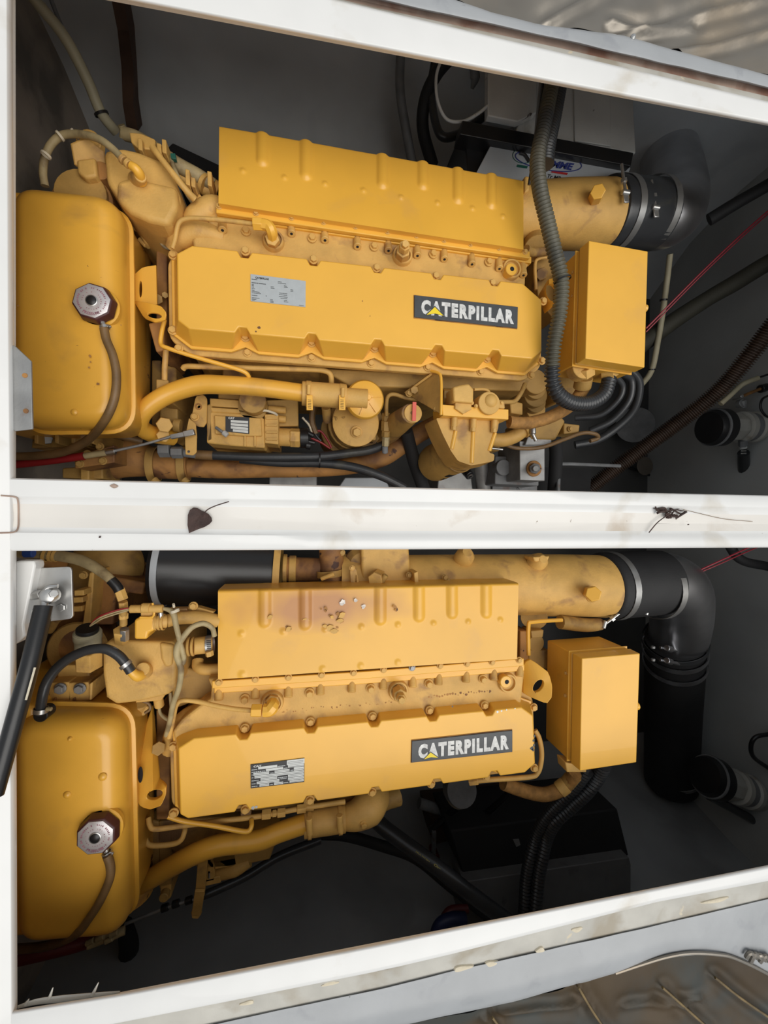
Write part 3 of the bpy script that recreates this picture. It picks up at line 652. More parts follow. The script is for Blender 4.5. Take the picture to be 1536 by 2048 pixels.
hexc((804, 513, .97), (807, 500, 1.01), 14, Y3, 'sensor_body', head); hexc((807, 500, 1.01), (810, 490, 1.03), 11, Y3, 'sensor_nut', head); hexc((810, 491, 1.03), (811, 487, 1.045), 7, Y3, 'sensor_tip', head)
vc(1023, 538, .96, .985, 12, Y2, 'port_plug', head); vc(1024.5, 537.5, .984, .9856, 4.5, BLK, 'plug_socket', head)
# pipe running along the head to the left corner
hose('sense_pipe', [(508, 448, 1.01), (450, 441, 1.0), (400, 437, .995), (372, 438, .99), (357, 448, .985), (350, 480, .975), (345, 497, .97)], 4.4, Y3, E)
b = MB(); a = P(392, 462, .94); b.tube([P(384, 470, .93), P(395, 440, .94), P(425, 418, .945), P(448, 418, .94)], [20*.0013, 25*.0013, 24*.0013, 18*.0013], 14, 4); obj('manifold_end', b, Y3, E)
b = MB(); b.tube([P(345, 500, .92), P(360, 478, .935), P(400, 466, .945), P(450, 478, .945)], [14*.0013, 20*.0013, 22*.0013, 16*.0013], 14, 5); obj('water_gallery', b, Y3, E)

# expansion tank
def tank(par, body, top, wedge, seam_m=Y1):
    c_ = W(body, 1.0); w_ = rnd(c_, .055, 7); lay = [(-.01, .845), (0, .86)]
    for i in range(9):
        a = i/8*math.pi/2; lay.append((-.038*(1-math.cos(a)), .985+.05*math.sin(a)))
    b = MB().loft([[Vector((q.x, q.y, z)) for q in rnd(off(c_, o), .055+o, 7)] for o, z in lay]); t = obj('expansion_tank', b, Y1, par, ang=60)
    obj('tank_seam', MB().slab(w_, [(0, .955), (.008, .957), (.008, .963), (.001, .966)]), seam_m, t)
    if wedge:
        q = W(wedge, 1.02); b = MB(); b.loft([[Vector((p.x, p.y, .72)) for p in q], q]); obj('tank_shoulder', b, Y1, t, bev=.012, seg=4)
    return t
tk = tank(E, [(30, 377), (246, 402), (252, 855), (30, 857)], None, [(-70, 372), (62, 382, 1.0), (60, 846, 1.0), (-70, 846)])
oct_cap(tk, 194, 612, 1.036, 37.5, math.radians(10), 208, 652)
paint_chips(tk, [(36, 611, 2), (180, 712, 3), (181, 724, 1.5), (178, 735, 2), (196, 768, 3), (242, 650, 1.5), (239, 738, 2)], 1.0395, RU, 'paint_scuff', 2)
obj('tank_pimple', MB().lathe(P(148, 824, 1.036), Vector((0, 0, 1)), [(0, .007), (.002, .005), (.003, .001)], 12), Y1, tk)
hose('overflow_hose', [(208, 657, 1.050), (213, 680, 1.049), (226, 712, 1.049), (233, 752, 1.047), (228, 800, 1.044), (207, 845, 1.02), (175, 880, .93), (130, 903, .88), (80, 911, .86), (28, 913, .85), (-20, 913, .85)], 8.2, BRH, E)
# heat exchanger body beside and below the tank
b = MB(); b.tube([P(252, 452, .74), P(252, 640, .74), P(252, 836, .74)], [42*.0015, 43*.0015, 40*.0015], 26, 0); hx = obj('heat_exchanger', b, YR, E)
strap('band_clamp', P(262, 470, .83), Vector((0, 1, .1)), .055, .022, Y3, hx, .005)
obj('clamp_bolt', MB().cyl(P(278, 478, .87), P(292, 492, .87), .006, 10), Y3, hx)
hose('clamp_lug', [(264, 452, .88), (280, 462, .885), (292, 480, .88), (296, 492, .86)], 6, Y3, E)
vc(165, 402, .82, .93, 56, RU, 'pulley_housing', E); vc(160, 385, .93, .945, 48, Y4, 'housing_cover', E)

# thermostat housing, top left
th = flat([(207, 300), (243, 294), (275, 301), (318, 318), (347, 352), (360, 392), (352, 436), (300, 432), (262, 420), (235, 396), (212, 362)], Y3, .70, .985, 'thermostat_housing', E, bev=.014, seg=4, rr=.01, taper=.012)
flat([(232, 360), (262, 352), (352, 372), (356, 412), (336, 449), (296, 440), (259, 424), (231, 397)], Y3, .72, 1.0, 'housing_shoulder', th, bev=.012, seg=4)
cy((275, 362, .985), (281, 352, 1.03), 17, Y3, 'outlet_boss', th, r2=11)
hose('outlet_elbow', [(282, 362, 1.005), (279, 349, 1.03), (272, 338, 1.04), (262, 331, 1.04)], [11, 10, 9, 8], Y2, th)
for x, y in [(256, 327), (246, 319)]: cy((x+3, y+3, 1.04), (x-3, y-3, 1.04), 9, Y3, 'crimp_ring', th)
hose('breather_hose', [(245, 318, 1.04), (228, 300, 1.03), (205, 282, 1.02), (180, 272, 1.0), (150, 268, .98), (124, 271, .97), (103, 288, .965), (90, 315, .96), (86, 345, .955), (90, 372, .95)], 7, TAN, E)
for x, y in [(120, 272), (150, 268), (92, 310)]: strap('tie_wrap', P(x, y, .975), P(x+6, y+(-4 if x > 100 else -10), .975)-P(x, y, .975), .0098, .005, FOAM, E, .001)
hexc((178, 318, .86), (179, 316, .955), 30, Y3, 'hex_plug', E); cy((186, 296, .93), (176, 283, .95), 24, Y3, 'plug_collar', E)
flat([(152, 318), (190, 314), (194, 352), (170, 356), (154, 344)], Y3, .84, .965, 'solenoid_block', E, bev=.006)
vc(200, 340, .8, .95, 18, RU, 'block_neck', E)
flat([(258, 424), (352, 448), (334, 456), (262, 436)], Y3, .80, .955, 'housing_flange', th, bev=.003)
cy((318, 448, .94), (318, 462, .93), 11, Y3, 'drain_cock', th); cy((318, 460, .93), (318, 470, .92), 7, Y3, 'cock_stem', th)
hose('drain_pipe', [(318, 468, .92), (321, 484, .91), (330, 495, .905), (344, 499, .90)], 3, TAN, th)
bolt(th, P(275, 447, .90), .008, m=Y3)
# stacked line run going right
hose('return_pipe', [(250, 268, .90), (275, 276, .91), (311, 298, .92), (352, 328, .92), (395, 352, .91), (428, 372, .90)], [12, 12, 13, 14, 14, 13], TAN, E)
hose('return_pipe', [(352, 352, .90), (395, 372, .895), (424, 386, .89)], [12, 12, 12], Y3, E)
flat([(258, 264), (282, 266), (310, 278), (311, 300), (276, 296), (262, 284)], Y3, .88, .955, 'line_bracket', E, bev=.003)
for x, y, h in [(328, 292, 30), (318, 296, 22), (375, 354, 34), (386, 364, 22), (419, 357, 32), (280, 288, 26)]:
    flat([(x-5, y-h/2), (x+4, y-h/2+2), (x+5, y+h/2), (x-4, y+h/2-3)], Y3, .90, .97, 'clip_tab', E, bev=.002)
cy((425, 376, .90), (434, 382, .895), 17, Y3, 'line_union', E); cy((405, 366, .905), (412, 371, .905), 19, Y3, 'line_union', E)
flat([(340, 306), (350, 306), (352, 318), (342, 316)], MT['green_print'], .94, .952, 'green_paint_dab', E, bev=.001)
hose('injector_harness', [(306, 296, 1.0), (318, 312, 1.01), (345, 347, 1.01), (372, 380, 1.0), (389, 398, .985)], [7, 6, 6.5, 6.5, 7], Y3, E)
hose('injector_harness', [(335, 300, .93), (352, 345, .95), (372, 385, .95), (385, 405, .93)], 4, TAN, E)
hose('dipstick_pipe', [(405, 396, .94), (396, 410, .935), (384, 442, .92), (371, 468, .90), (362, 486, .88)], [9, 6.5, 6, 6, 6], Y3, E)

# lifting bracket left
lb = W([(266, 552), (282, 536), (312, 528), (314, 612), (278, 612), (266, 596)], .93)

b = MB(); holed(b, lb, P(281, 578, .93), (Vector((.0035, -.001, 0)), Vector((0, .021, 0))), .006); lk = obj('lifting_bracket', b, Y1, E, bev=.001)
lip = W([(266, 600, .93), (300, 606, .965), (322, 612, .975), (333, 625, .975), (330, 640, .97), (310, 645, .96), (288, 636, .945)], .95)
b = MB(); holed(b, lip, P(309, 631, .965), (Vector((.017, -.003, .004)), Vector((.001, .0065, 0))), .006); obj('lifting_eye', b, Y1, lk, bev=.001)
flat([(296, 646), (328, 640), (328, 700), (312, 704)], RU, .70, .90, 'bracket_leg', lk)
for x, y, r_ in [(315, 598, 10), (330, 590, 6)]: hexc((x, y, .86), (x, y, .90), r_, Y4, 'hex_bolt', lk)
flat([(312, 490), (334, 500), (334, 660), (312, 660)], RU, .4, .86, 'front_cover', E, bev=.004)

# overflow of small pipes under the cover
hose('fuel_pipe', [(329, 640, .93), (323, 668, .93), (322, 688, .93), (335, 696, .935), (391, 714, .93), (450, 731, .925), (485, 742, .92), (497, 752, .91), (498, 765, .89)], 4.3, Y2, E)
hose('fuel_pipe', [(366, 738, .88), (372, 733, .885), (400, 733, .89), (500, 736, .89), (621, 739, .89), (650, 742, .89), (661, 750, .885), (663, 768, .87)], 5.5, Y3, E)
hose('fuel_pipe', [(332, 700, .90), (330, 730, .89), (329, 760, .88)], 5.5, Y3, E)
flat([(312, 758), (337, 760), (338, 800), (312, 798)], Y4, .70, .885, 'bleed_block', E, bev=.003)
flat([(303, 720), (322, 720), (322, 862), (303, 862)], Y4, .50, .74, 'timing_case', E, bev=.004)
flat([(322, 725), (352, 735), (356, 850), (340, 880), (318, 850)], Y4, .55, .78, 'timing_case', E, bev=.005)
hexc((328, 848, .80), (329, 850, .86), 15, Y3, 'union_nut', E); hexc((326, 868, .80), (327, 872, .84), 13, Y3, 'union_nut', E)
cy((348, 850, .8), (362, 852, .8), 13, Y4, 'union_elbow', E)

# coolant pipe with clamps and outlet
hose('coolant_pipe', [(345, 874, .76), (305, 868, .81), (280, 852, .86), (284, 828, .885), (308, 805, .89), (345, 785, .89), (398, 770, .895), (450, 770, .90), (520, 775, .90), (606, 786, .90)], [17, 17, 17, 17.5, 18, 18.5, 19, 18.5, 18, 17.5], Y1, E, n=22)
hs = cy((604, 787, .90), (692, 793, .90), 24, Y3, 'hose_joint', E)
for x in (617, 683): hose_clamp(hs, P(x, 788+(x-617)*.08, .90), P(700, 795, .9)-P(600, 787, .9), 25*.00132, .013, Y3)
for x, y in [(619, 806), (684, 806)]:
    flat([(x-6, y-16), (x+6, y-16), (x+7, y+14), (x-6, y+14)], Y2, .93, .937, 'clamp_tail', hs, bev=.001)
    b = MB()
    for k in range(6): p = P(x, y-6+k*3.2, .9375); b.quad([p+Vector((-.0045, .0007, 0)), p+Vector((.0045, .0004, 0)), p+Vector((.0045, -.0008, 0)), p+Vector((-.0045, -.0005, 0))])
    obj('clamp_slots', b, BLK, hs, kind='stuff')
cy((690, 795, .90), (735, 798, .905), 19, Y3, 'outlet_neck', E)
o = P(729, 800, .885); Z = Vector((.03, -.10, 1)).normalized(); R_ = 38*mpp(o)
wc = obj('water_outlet', MB().lathe(o-Z*.03, Z, [(0, R_*.92), (.02, R_*.98), (.03, R_*1.02), (.036, R_*1.02), (.044, R_*.93), (.052, R_*.5), (.054, R_*.3)], 36), Y2, E)
vb = o+Z*.02; bolt(wc, vb+Vector((.006, .004, 0)), .009, Z, Y2, h=.010); obj('boss', MB().lathe(vb+Vector((.006, .004, -.004)), Z, [(0, .018), (.007, .017), (.008, .014)], 20), Y2, wc)
for a in range(6):
    d = Vector((math.cos(a*math.pi/3+.2), math.sin(a*math.pi/3+.2), 0)); obj('rib', MB().bar(vb+d*.016+Z*.003, vb+d*.046-Z*.006, .0022, .006), Y2, wc)
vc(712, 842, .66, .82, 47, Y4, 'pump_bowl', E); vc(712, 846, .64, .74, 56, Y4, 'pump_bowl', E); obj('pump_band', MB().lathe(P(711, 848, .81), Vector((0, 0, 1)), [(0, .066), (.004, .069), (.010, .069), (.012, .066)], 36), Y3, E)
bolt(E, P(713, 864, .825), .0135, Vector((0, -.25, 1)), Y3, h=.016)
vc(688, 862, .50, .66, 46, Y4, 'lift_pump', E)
for x0, y0, x1, y1, r_ in [(686, 832, 688, 862, 5), (748, 820, 746, 862, 6), (652, 815, 655, 842, 9), (668, 838, 690, 838, 6)]: cy((x0, y0, .82), (x1, y1, .78), r_, Y4, 'pump_stud', E)
flat([(744, 792), (754, 800), (752, 880), (744, 880)], Y4, .70, .80, 'pump_bracket', E)

# injection pump with data plate
ip = flat([(414, 826), (424, 822), (500, 828), (528, 836), (530, 896), (470, 892), (430, 888), (413, 886)], Y3, .55, .80, 'injection_pump', E, bev=.005, seg=3, taper=.004)
sp = W([(428, 830), (522, 836), (524, 872), (488, 872), (430, 868)], .81); obj('pump_cover', MB().loft([[p-Vector((0, 0, .03)) for p in sp], sp]), Y3, ip, bev=.003)
qp = [P(*a, .8125) for a in [(451, 832.5), (498.5, 835), (498.5, 868), (451, 863)]]; obj('data_plate', plate(MB(), qp, .002), INKB, ip, label='black data plate with white fields')
b = MB()
for k, (u0_, v0_) in enumerate([(.22, .22), (.22, .42), (.22, .62), (.31, .80)]): plate(b, uvq(qp, u0_, v0_, .95, v0_+.155, .0006), .0006)
obj('plate_fields', b, LABW, ip); obj('plate_heading', text_mb('CAT', uvq(qp, .12, .04, .38, .17, .0008), bold=.05), INKW, ip)
for p_ in [[(419, 796), (477, 800), (478, 816), (420, 812)], [(419, 814), (480, 818), (512, 828), (424, 824)]]: flat(p_, Y3, .70, .80, 'pump_casting', ip, bev=.003)
vc(505, 800, .72, .84, 26, Y4, 'governor_turret', ip); vc(505, 812, .72, .80, 29, Y4, 'governor_turret', ip)
flat([(533, 800), (596, 798), (597, 852), (533, 853)], Y4, .62, .75, 'actuator_block', ip, bev=.004)
for y in (818, 836): cy((536, y, .765), (572, y+3, .765), 7, Y3, 'actuator_stud', ip)
flat([(529, 828), (557, 828), (557, 889), (529, 886)], Y3, .62, .80, 'end_flange', ip, bev=.003)
for y in (836, 850, 864, 878): flat([(532, y-2), (555, y-2), (555, y+2), (532, y+2)], Y3, .78, .806, 'flange_rib', ip, bev=.001)
cy((556, 874, .74), (602, 876, .74), 18, Y3, 'solenoid', ip); hexc((580, 875, .745), (600, 876, .745), 19, Y3, 'solenoid_nut', ip)
cy((600, 876, .74), (617, 876, .74), 20, BPL, 'connector', ip, label='black cable connector')
for a, c, r_ in [((608, 862, .755), (628, 872, .755), 5), ((604, 880, .76), (630, 886, .755), 4), ((612, 890, .75), (622, 892, .75), 8)]: cy(a, c, r_, BPL, 'connector_latch', ip)
for pth, m_ in [([(620, 868), (640, 862), (655, 880), (663, 896)], RED), ([(622, 876), (642, 885), (660, 897)], RED), ([(610, 838), (625, 850), (632, 870), (642, 882)], BPL), ([(605, 835), (618, 850), (624, 866)], FOAM), ([(630, 800), (624, 840), (632, 868)], BRH)]:
    hose('wire', [(x, y, .74) for x, y in pth], 2.2 if m_ is not BRH else 6, m_, ip, n=6)
hose('speed_sensor', [(432, 855, .815), (442, 862, .822), (452, 869, .822)], 3, GRY, ip); cy((446, 864, .822), (455, 871, .822), 5.5, CAB, 'sensor_tip', ip)
for x in (490, 510): flat([(x-2, 872), (x+2, 872), (x+2, 893), (x-2, 893)], Y3, .78, .806, 'flange_rib', ip, bev=.001)
hose('hose_clip', [(512, 828, .81), (528, 821, .815), (548, 826, .81), (554, 830, .80)], 2.5, FOAM, ip)
flat([(445, 735), (500, 738), (500, 775), (445, 775)], Y4, .6, .80, 'pump_drive', E); flat([(436, 770), (480, 772), (480, 800), (436, 798)], Y4, .6, .78, 'pump_drive', E)
# governor levers and throttle cable
lv = W([(391, 792), (408, 788), (414, 798), (413, 850), (404, 856), (384, 848), (382, 838)], .81); b = MB(); holed(b, lv, P(398, 814, .81), (Vector((.0045, 0, 0)), Vector((0, .0045, 0))), .008, nrm=Vector((0, 0, 1))); gl = obj('governor_lever', b, Y3, E, bev=.002)
obj('lever_bush', MB().lathe(P(398, 814, .806), Vector((0, 0, 1)), [(0, .009), (.008, .009), (.008, .0055), (0, .0055)], 16), RU, gl); bolt(gl, P(390, 834, .811), .009, m=Y3)
ar = W([(371, 846), (378, 836), (394, 850), (393, 905), (386, 911), (371, 909), (370, 880)], .825); b = MB(); holed(b, ar, P(377, 903, .825), (Vector((.0035, 0, 0)), Vector((0, .0035, 0))), .004); obj('throttle_arm', b, Y3, gl, bev=.001)
flat([(412, 810), (424, 806), (426, 880), (414, 886)], Y4, .65, .80, 'lever_boss', ip)

tc_ = thing('throttle_cable', 'steel throttle cable with red outer running under the far yellow tank', 'cable', P(200, 905, .80))
hose('outer_sheath', [(20, 930, .84), (60, 926, .84), (110, 920, .84), (168, 912, .84)], 8, RED, tc_, label='red outer sheath')
cy((168, 912, .84), (215, 905, .84), 6, TAN, 'ferrule', tc_); cy((212, 905, .84), (231, 902, .84), 7, STD, 'spring_ferrule', tc_)
hose('inner_rod', [(228, 902, .84), (290, 888, .84), (342, 873, .84)], 2.8, ZN, tc_)
b = MB().bar(P(342, 874, .842), P(372, 868, .845), .012, .010); obj('fork_end', b, ZN, tc_, bev=.001); obj('fork_end', MB().bar(P(368, 869, .845), P(389, 864, .847), .016, .013), STL, tc_, bev=.0015)
flat([(147, 912), (228, 890), (229, 925), (150, 937)], RU, .74, .825, 'cable_bracket', E, bev=.003)
for x, y in [(160, 928), (200, 893), (206, 922), (175, 908)]: bolt(E, P(x, y, .826), .008, m=Y4)
# feet below the tank
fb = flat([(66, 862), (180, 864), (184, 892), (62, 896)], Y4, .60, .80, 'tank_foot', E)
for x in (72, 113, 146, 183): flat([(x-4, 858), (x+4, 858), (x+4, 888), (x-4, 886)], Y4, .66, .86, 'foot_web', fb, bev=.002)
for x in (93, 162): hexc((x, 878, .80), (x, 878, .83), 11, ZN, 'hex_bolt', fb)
b = MB(); b.tube([P(180, 915, .62), P(240, 912, .63), P(310, 925, .62)], [44*.0017, 42*.0017, 26*.0017], 22, 5, sq=.8); obj('exhaust_casting', b, RU, E)
flat([(124, 936), (205, 930), (206, 958), (124, 956)], Y4, .60, .72, 'casting_lug', E); flat([(160, 932), (178, 930), (178, 960), (160, 960)], Y3, .66, .75, 'casting_lug', E)
hose('lower_hose', [(196, 868, .74), (240, 872, .74), (285, 882, .72)], 7, BRH, E)
hj = cy((298, 928, .64), (378, 930, .64), 29, RU, 'hose_joint', E)
for x in (309, 369): strap('band_clamp', P(x, 929, .64), Vector((1, 0, 0)), 31*.0017, .022, Y4, hj, .004); cy((x-2, 958, .70), (x+6, 966, .70), 7, Y4, 'clamp_bolt', hj)
hose('water_pipe', [(372, 935, .64), (440, 938, .64), (530, 937, .65), (634, 937, .66), (712, 930, .68), (765, 915, .70), (800, 893, .72), (840, 866, .74), (880, 845, .75)], [19, 19, 18.5, 17, 17, 18, 18, 18, 18], RU, E, n=20)
# black fuel hoses
fh = thing('fuel_hose', 'pair of black rubber hoses tied together below the injection pump', 'hose', P(600, 915, .74))
hose('hose_run', [(425, 911, .74), (520, 914, .745), (634, 913, .75), (699, 906, .76), (740, 900, .77), (768, 890, .78)], 9, RB, fh)
hose('hose_run', [(480, 918, .715), (560, 925, .72), (634, 926, .73), (700, 933, .74), (760, 951, .75), (810, 975, .75)], 9, RB, fh)
hose('end_sleeve', [(390, 909, .74), (426, 911, .74)], 9.5, BRH, fh)
b = MB(); strap('cable_tie', P(639, 920, .745), Vector((1, 0, 0)), .024, .004, BPL, fh, .001)
hexc((318, 900, .76), (341, 900, .76), 15, GRY, 'swivel_nut', fh); hexc((343, 905, .76), (366, 905, .76), 12, GRY, 'swivel_nut', fh); cy((336, 902, .75), (392, 909, .745), 8, GRY, 'end_ferrule', fh)
# dipstick tube
cy((770, 866, .70), (822, 827, .92), 27, Y4, 'filler_tube', E, r2=20); c = P(826, 826, .925); fc = obj('filler_tube_cap', MB().lathe(c-Vector((0, 0, .014)), Vector((.06, -.05, 1)), [(0, .024), (.010, .0265), (.014, .0255), (.015, .022), (.015, .001)], 28), Y3, E)
obj('cap_rivet', MB().lathe(c+Vector((-.004, 0, 0)), Vector((0, 0, 1)), [(0, .006), (.002, .004), (.0025, .001)], 12), Y4, fc)
obj('red_tag', MB().bar(P(829, 804, .935), P(828, 842, .935), .011, .0022), REDT, fc, bev=.0006, label='small red tag')
# pressure line beside it
hose('pressure_line', [(773, 832, .83), (773, 806, .84), (777, 792, .85), (790, 789, .855), (812, 796, .86), (835, 799, .86)], 4, Y4, E)
for y0, y1, r_ in [(826, 842, 8), (842, 862, 9.5), (862, 874, 8.5), (874, 892, 7.5)]: hexc((772, y0, .82), (771, y1, .81), r_, Y4 if y0 < 870 else TAN, 'line_fitting', E)
cy((770, 892, .81), (770, 906, .80), 6, GRY, 'line_nozzle', E)
hose('drain_hose', [(812, 860, .80), (822, 900, .74), (832, 935, .68), (850, 985, .60)], 13, RBM, E)
# fuel filter, bracket and head
bp = W([(868, 744, .93), (880, 750, .97), (882, 829, .985), (842, 806, .90), (812, 786, .86)], .9)
b = MB(); b.loft([[p+Vector((-.004, .004, -.002)) for p in bp], bp]); fb2 = obj('filter_bracket', b, Y4, E, bev=.001)
obj('bracket_edge', MB().tube([P(862, 742, .945), P(876, 746, .965), P(882, 756, .975), P(882.5, 800, .985), P(882, 830, .985)], .004, 8, 3), Y2, fb2)
hexc((826, 778, .87), (829, 780, .90), 8, Y4, 'hex_bolt', fb2); bolt(fb2, P(818, 787, .88), .008, m=Y4); bolt(fb2, P(872, 818, .96), .006, Vector((-.6, 0, 1)), Y4)
obj('bracket_arm', MB().bar(P(811, 786, .868), P(864, 748, .935), .006, .010), Y3, fb2, bev=.001)
flat([(884, 809), (1017, 819), (1017, 839), (886, 831)], Y2, .90, .985, 'filter_crossbar', E, bev=.0012)
fl = flat([(872, 836), (998, 840), (996, 858), (981, 897), (978, 906), (989, 908), (988, 922), (960, 928), (942, 931), (916, 922), (902, 902), (885, 868)], Y3, .86, .955, 'filter_head', E, bev=.011, seg=4, rr=.006, taper=.006)
for a, c in [((911, 862), (903, 898)), ((946, 864), (943, 926)), ((990, 866), (978, 902))]:
    A, B = P(*a, .955), P(*c, .953); obj('casting_rib', MB().tube([A, B], [.0055, .0065], 10, 0), Y2, fl)
for x, y in [(909, 834), (947, 837), (989, 839)]:
    cy((x, y, .965), (x-1, y+20, .962), 6.5, Y3, 'bolt_sleeve', fl); hexc((x-1, y+18, .964), (x-1.5, y+26, .962), 6, Y3, 'hex_bolt', fl); 
b = MB(); A, B = P(925, 900, .86), P(862, 930, .70); ax = (B-A).normalized(); L_ = (B-A).length; R_ = .062
cn = obj('filter_canister', MB().lathe(A, ax, [(0, R_*.9), (.004, R_), (.02, R_), (.022, R_*1.04), (.028, R_*1.04), (.030, R_*.98), (.040, R_), (L_-.03, R_), (L_-.01, R_*.93), (L_, R_*.6)], 40), Y4, E)
_, u_, v_ = frame(ax); dn = (Vector((0, -1, .25))-ax*Vector((0, -1, .25)).dot(ax)).normalized(); side_ = ax.cross(dn)
mbx = MB()
for (t0, t1, d0, d1, m_, nm) in [(.062, .088, -.36, .1, INKB, 'canister_label')]:
    mbx.loft([[A+ax*t+(dn*math.cos(a)+side_*math.sin(a))*(R_+.0006) for t in (t0, t1)] for a in (d0+(d1-d0)*k/8 for k in range(9))], (0, 0), close=False); obj(nm, mbx, m_, cn, label='black printed band')
cw = text_mb('CAT', (Vector((0, 1, 0)), Vector((1, 1, 0)), Vector((1, 0, 0)), Vector((0, 0, 0))), bold=.05)
for i, v in enumerate(cw.v): a = -.34+.30*v.x; cw.v[i] = A+ax*(.105+.022*(1-v.y))+(dn*math.cos(a)+side_*math.sin(a))*(R_+.0008)
obj('canister_lettering', cw, INKB, cn)
# fittings on the filter head
hexc((886, 792, .93), (906, 793, .935), 14, Y4, 'union_nut', E)
fe = flat([(906, 774), (920, 770), (938, 767), (948, 778), (947, 806), (908, 803)], Y3, .93, 1.005, 'elbow_block', E, bev=.005, seg=3)
vc(927, 808, .96, .992, 20, Y3, 'elbow_base', E, n=6)
vc(979, 806, .93, .995, 23, Y3, 'primer_base', E); c = P(979, 803, .985); obj('primer_dome', MB().lathe(c, Vector((0, 0, 1)), [(0, .021), (.008, .020), (.015, .014), (.018, .006), (.0185, .001)], 24), Y3, E)
flat([(958, 802), (1009, 803), (1010, 817), (958, 813)], Y3, .975, .992, 'primer_plate', E, bev=.002)
for x, y in [(944, 806), (952, 812), (1003, 806)]: bolt(E, P(x, y, .992), .004, m=Y3)
hose('vent_pipe', [(948, 779, .975), (968, 779, .97), (977, 783, .97), (979, 792, .97)], 3, Y3, E)
hose('vent_pipe', [(996, 804, .94), (1015, 804, .93), (1030, 802, .92), (1042, 786, .92), (1050, 768, .91)], 4.5, Y4, E)
# mounts and valves under the right end
hose('coolant_elbow', [(978, 878, .80), (1005, 880, .80), (1030, 872, .81), (1050, 858, .82)], [13, 14, 14, 13], Y3, E)
hc2 = cy((1044, 862, .82), (1056, 852, .82), 17, Y3, 'hose_clamp', E); cy((1060, 856, .84), (1072, 882, .84), 3.6, STL, 'clamp_screw', hc2); cy((1065, 853, .85), (1066, 868, .85), 6, STL, 'clamp_nut', hc2)
hose('braided_hose', [(1018, 844, .90), (1040, 846, .90), (1062, 845, .90), (1096, 836, .90), (1128, 820, .90), (1150, 802, .90), (1170, 772, .90)], 12.5, BRD, E)
for y, r_, m_ in [(757, 25, Y4), (770, 22, Y4), (783, 25, Y4), (797, 22, Y4), (812, 21, Y3)]: vc(1072, y+6, .62, .86-(y-757)*.0016, r_, m_, 'coolant_stub', E)
flat([(1020, 800), (1046, 806), (1046, 830), (1022, 826)], Y3, .80, .86, 'pipe_flange', E); flat([(1060, 836), (1120, 830), (1132, 842), (1112, 880), (1062, 878)], Y4, .55, .74, 'gear_housing', E, bev=.008)
flat([(1105, 752), (1150, 748), (1156, 790), (1112, 808)], Y4, .55, .78, 'gear_housing', E, bev=.008); flat([(1128, 846), (1160, 850), (1158, 866), (1128, 868)], Y4, .6, .74, 'housing_lug', E); bolt(E, P(1140, 858, .745), .007, m=Y4)
flat([(980, 888), (1000, 890), (1000, 902), (980, 900)], Y4, .7, .76, 'pipe_flange', E); hose('clamp_rod', [(982, 896, .77), (1005, 899, .77)], 2.4, STL, E)
flat([(1056, 873), (1104, 873), (1103, 890), (1050, 890)], ZN, .70, .735, 'mount_clip', E, bev=.003)
flat([(640, 736), (1066, 757), (1050, 782), (700, 772)], Y4, .40, .86, 'block_skirt', E, bev=.006)
flat([(1050, 350), (1062, 352), (1060, 380), (1050, 385)], Y3, .80, .94, 'lifting_stub', E, bev=.006)
hose('loose_wire', [(985, 872, .77), (1020, 893, .77), (1055, 897, .77), (1090, 893, .77), (1130, 878, .76), (1165, 866, .75), (1190, 868, .75), (1196, 876, .74), (1180, 882, .74)], 4, BRH, E)

# intake pipe, upper right
ex = thing('intake_elbow_hose', 'black rubber hose with two steel T-bolt clamps on far intake pipe', 'hose', P(1262, 440, .62))
A, B = P(1036, 432, .84), P(1212, 430, .84); ax = (B-A).normalized(); L_ = (B-A).length; R_ = .100
ct = obj('intake_pipe', MB().lathe(A, ax, [(-.05, R_*.82), (0, R_*.88), (L_*.5, R_*.98), (L_*.8, R_), (L_, R_)], 44), Y3, E)
obj('pipe_boss', MB().lathe(P(1184, 402, .915), Vector((-.1, .1, 1)), [(0, .026), (.020, .024), (.028, .018)], 24), Y3, ct); hexc((1190, 396, .94), (1196, 383, .985), 14, Y2, 'hex_plug', ct)
cy((1070, 486, .86), (1072, 498, .90), 24, Y4, 'pipe_foot', ct)
A2 = P(1208, 428, .84); A3 = P(1312, 432, .82); obj('hose_sleeve', MB().lathe(A2, A3-A2, [(0, R_*1.0), (.003, R_*1.05), (.012, R_*1.07), ((A3-A2).length-.01, R_*1.06), ((A3-A2).length, R_*1.0)], 48), RB, ex)
for x in (1232, 1300):
    c = P(x, 429, .835 if x < 1250 else .822); s = strap('tbolt_clamp', c, A3-A2, R_*1.085, .024, STL, ex, .0018)
    q0 = P(1251, 385, .955) if x < 1250 else P(1311, 415, .93); a_ = ((P(1243, 326, .955) if x < 1250 else P(1303, 362, .93))-q0).normalized()
    sb = MB(); sb.cyl(q0, q0+a_*.085, .0042, 10); obj('tbolt', sb, STL, s); obj('tbolt_nut', MB().lathe(q0+a_*.03, a_, [(0, .009), (.010, .009)], 6), STL, s); obj('trunnion', MB().cyl(q0+Vector((-.012, 0, 0)), q0+Vector((.012, 0, 0)), .008, 12), STL, s)
    obj('band_lug', MB().bar(q0-a_*.03-Vector((0, 0, .002)), q0+a_*.004, .018, .006), STL, s, bev=.002)
ss = thing('exhaust_elbow', 'dark polished steel exhaust elbow at the right of far engine', 'pipe', P(1350, 420, .3))
pts = [P(1300, 432, .822), P(1325, 434, .815), P(1346, 424, .78), P(1354, 396, .71), P(1348, 350, .64), P(1334, 300, .58)]
obj('elbow_tube', MB().tube(pts, [R_, R_, R_*1.0, R_, R_, R_], 36, 8), STD, ss)
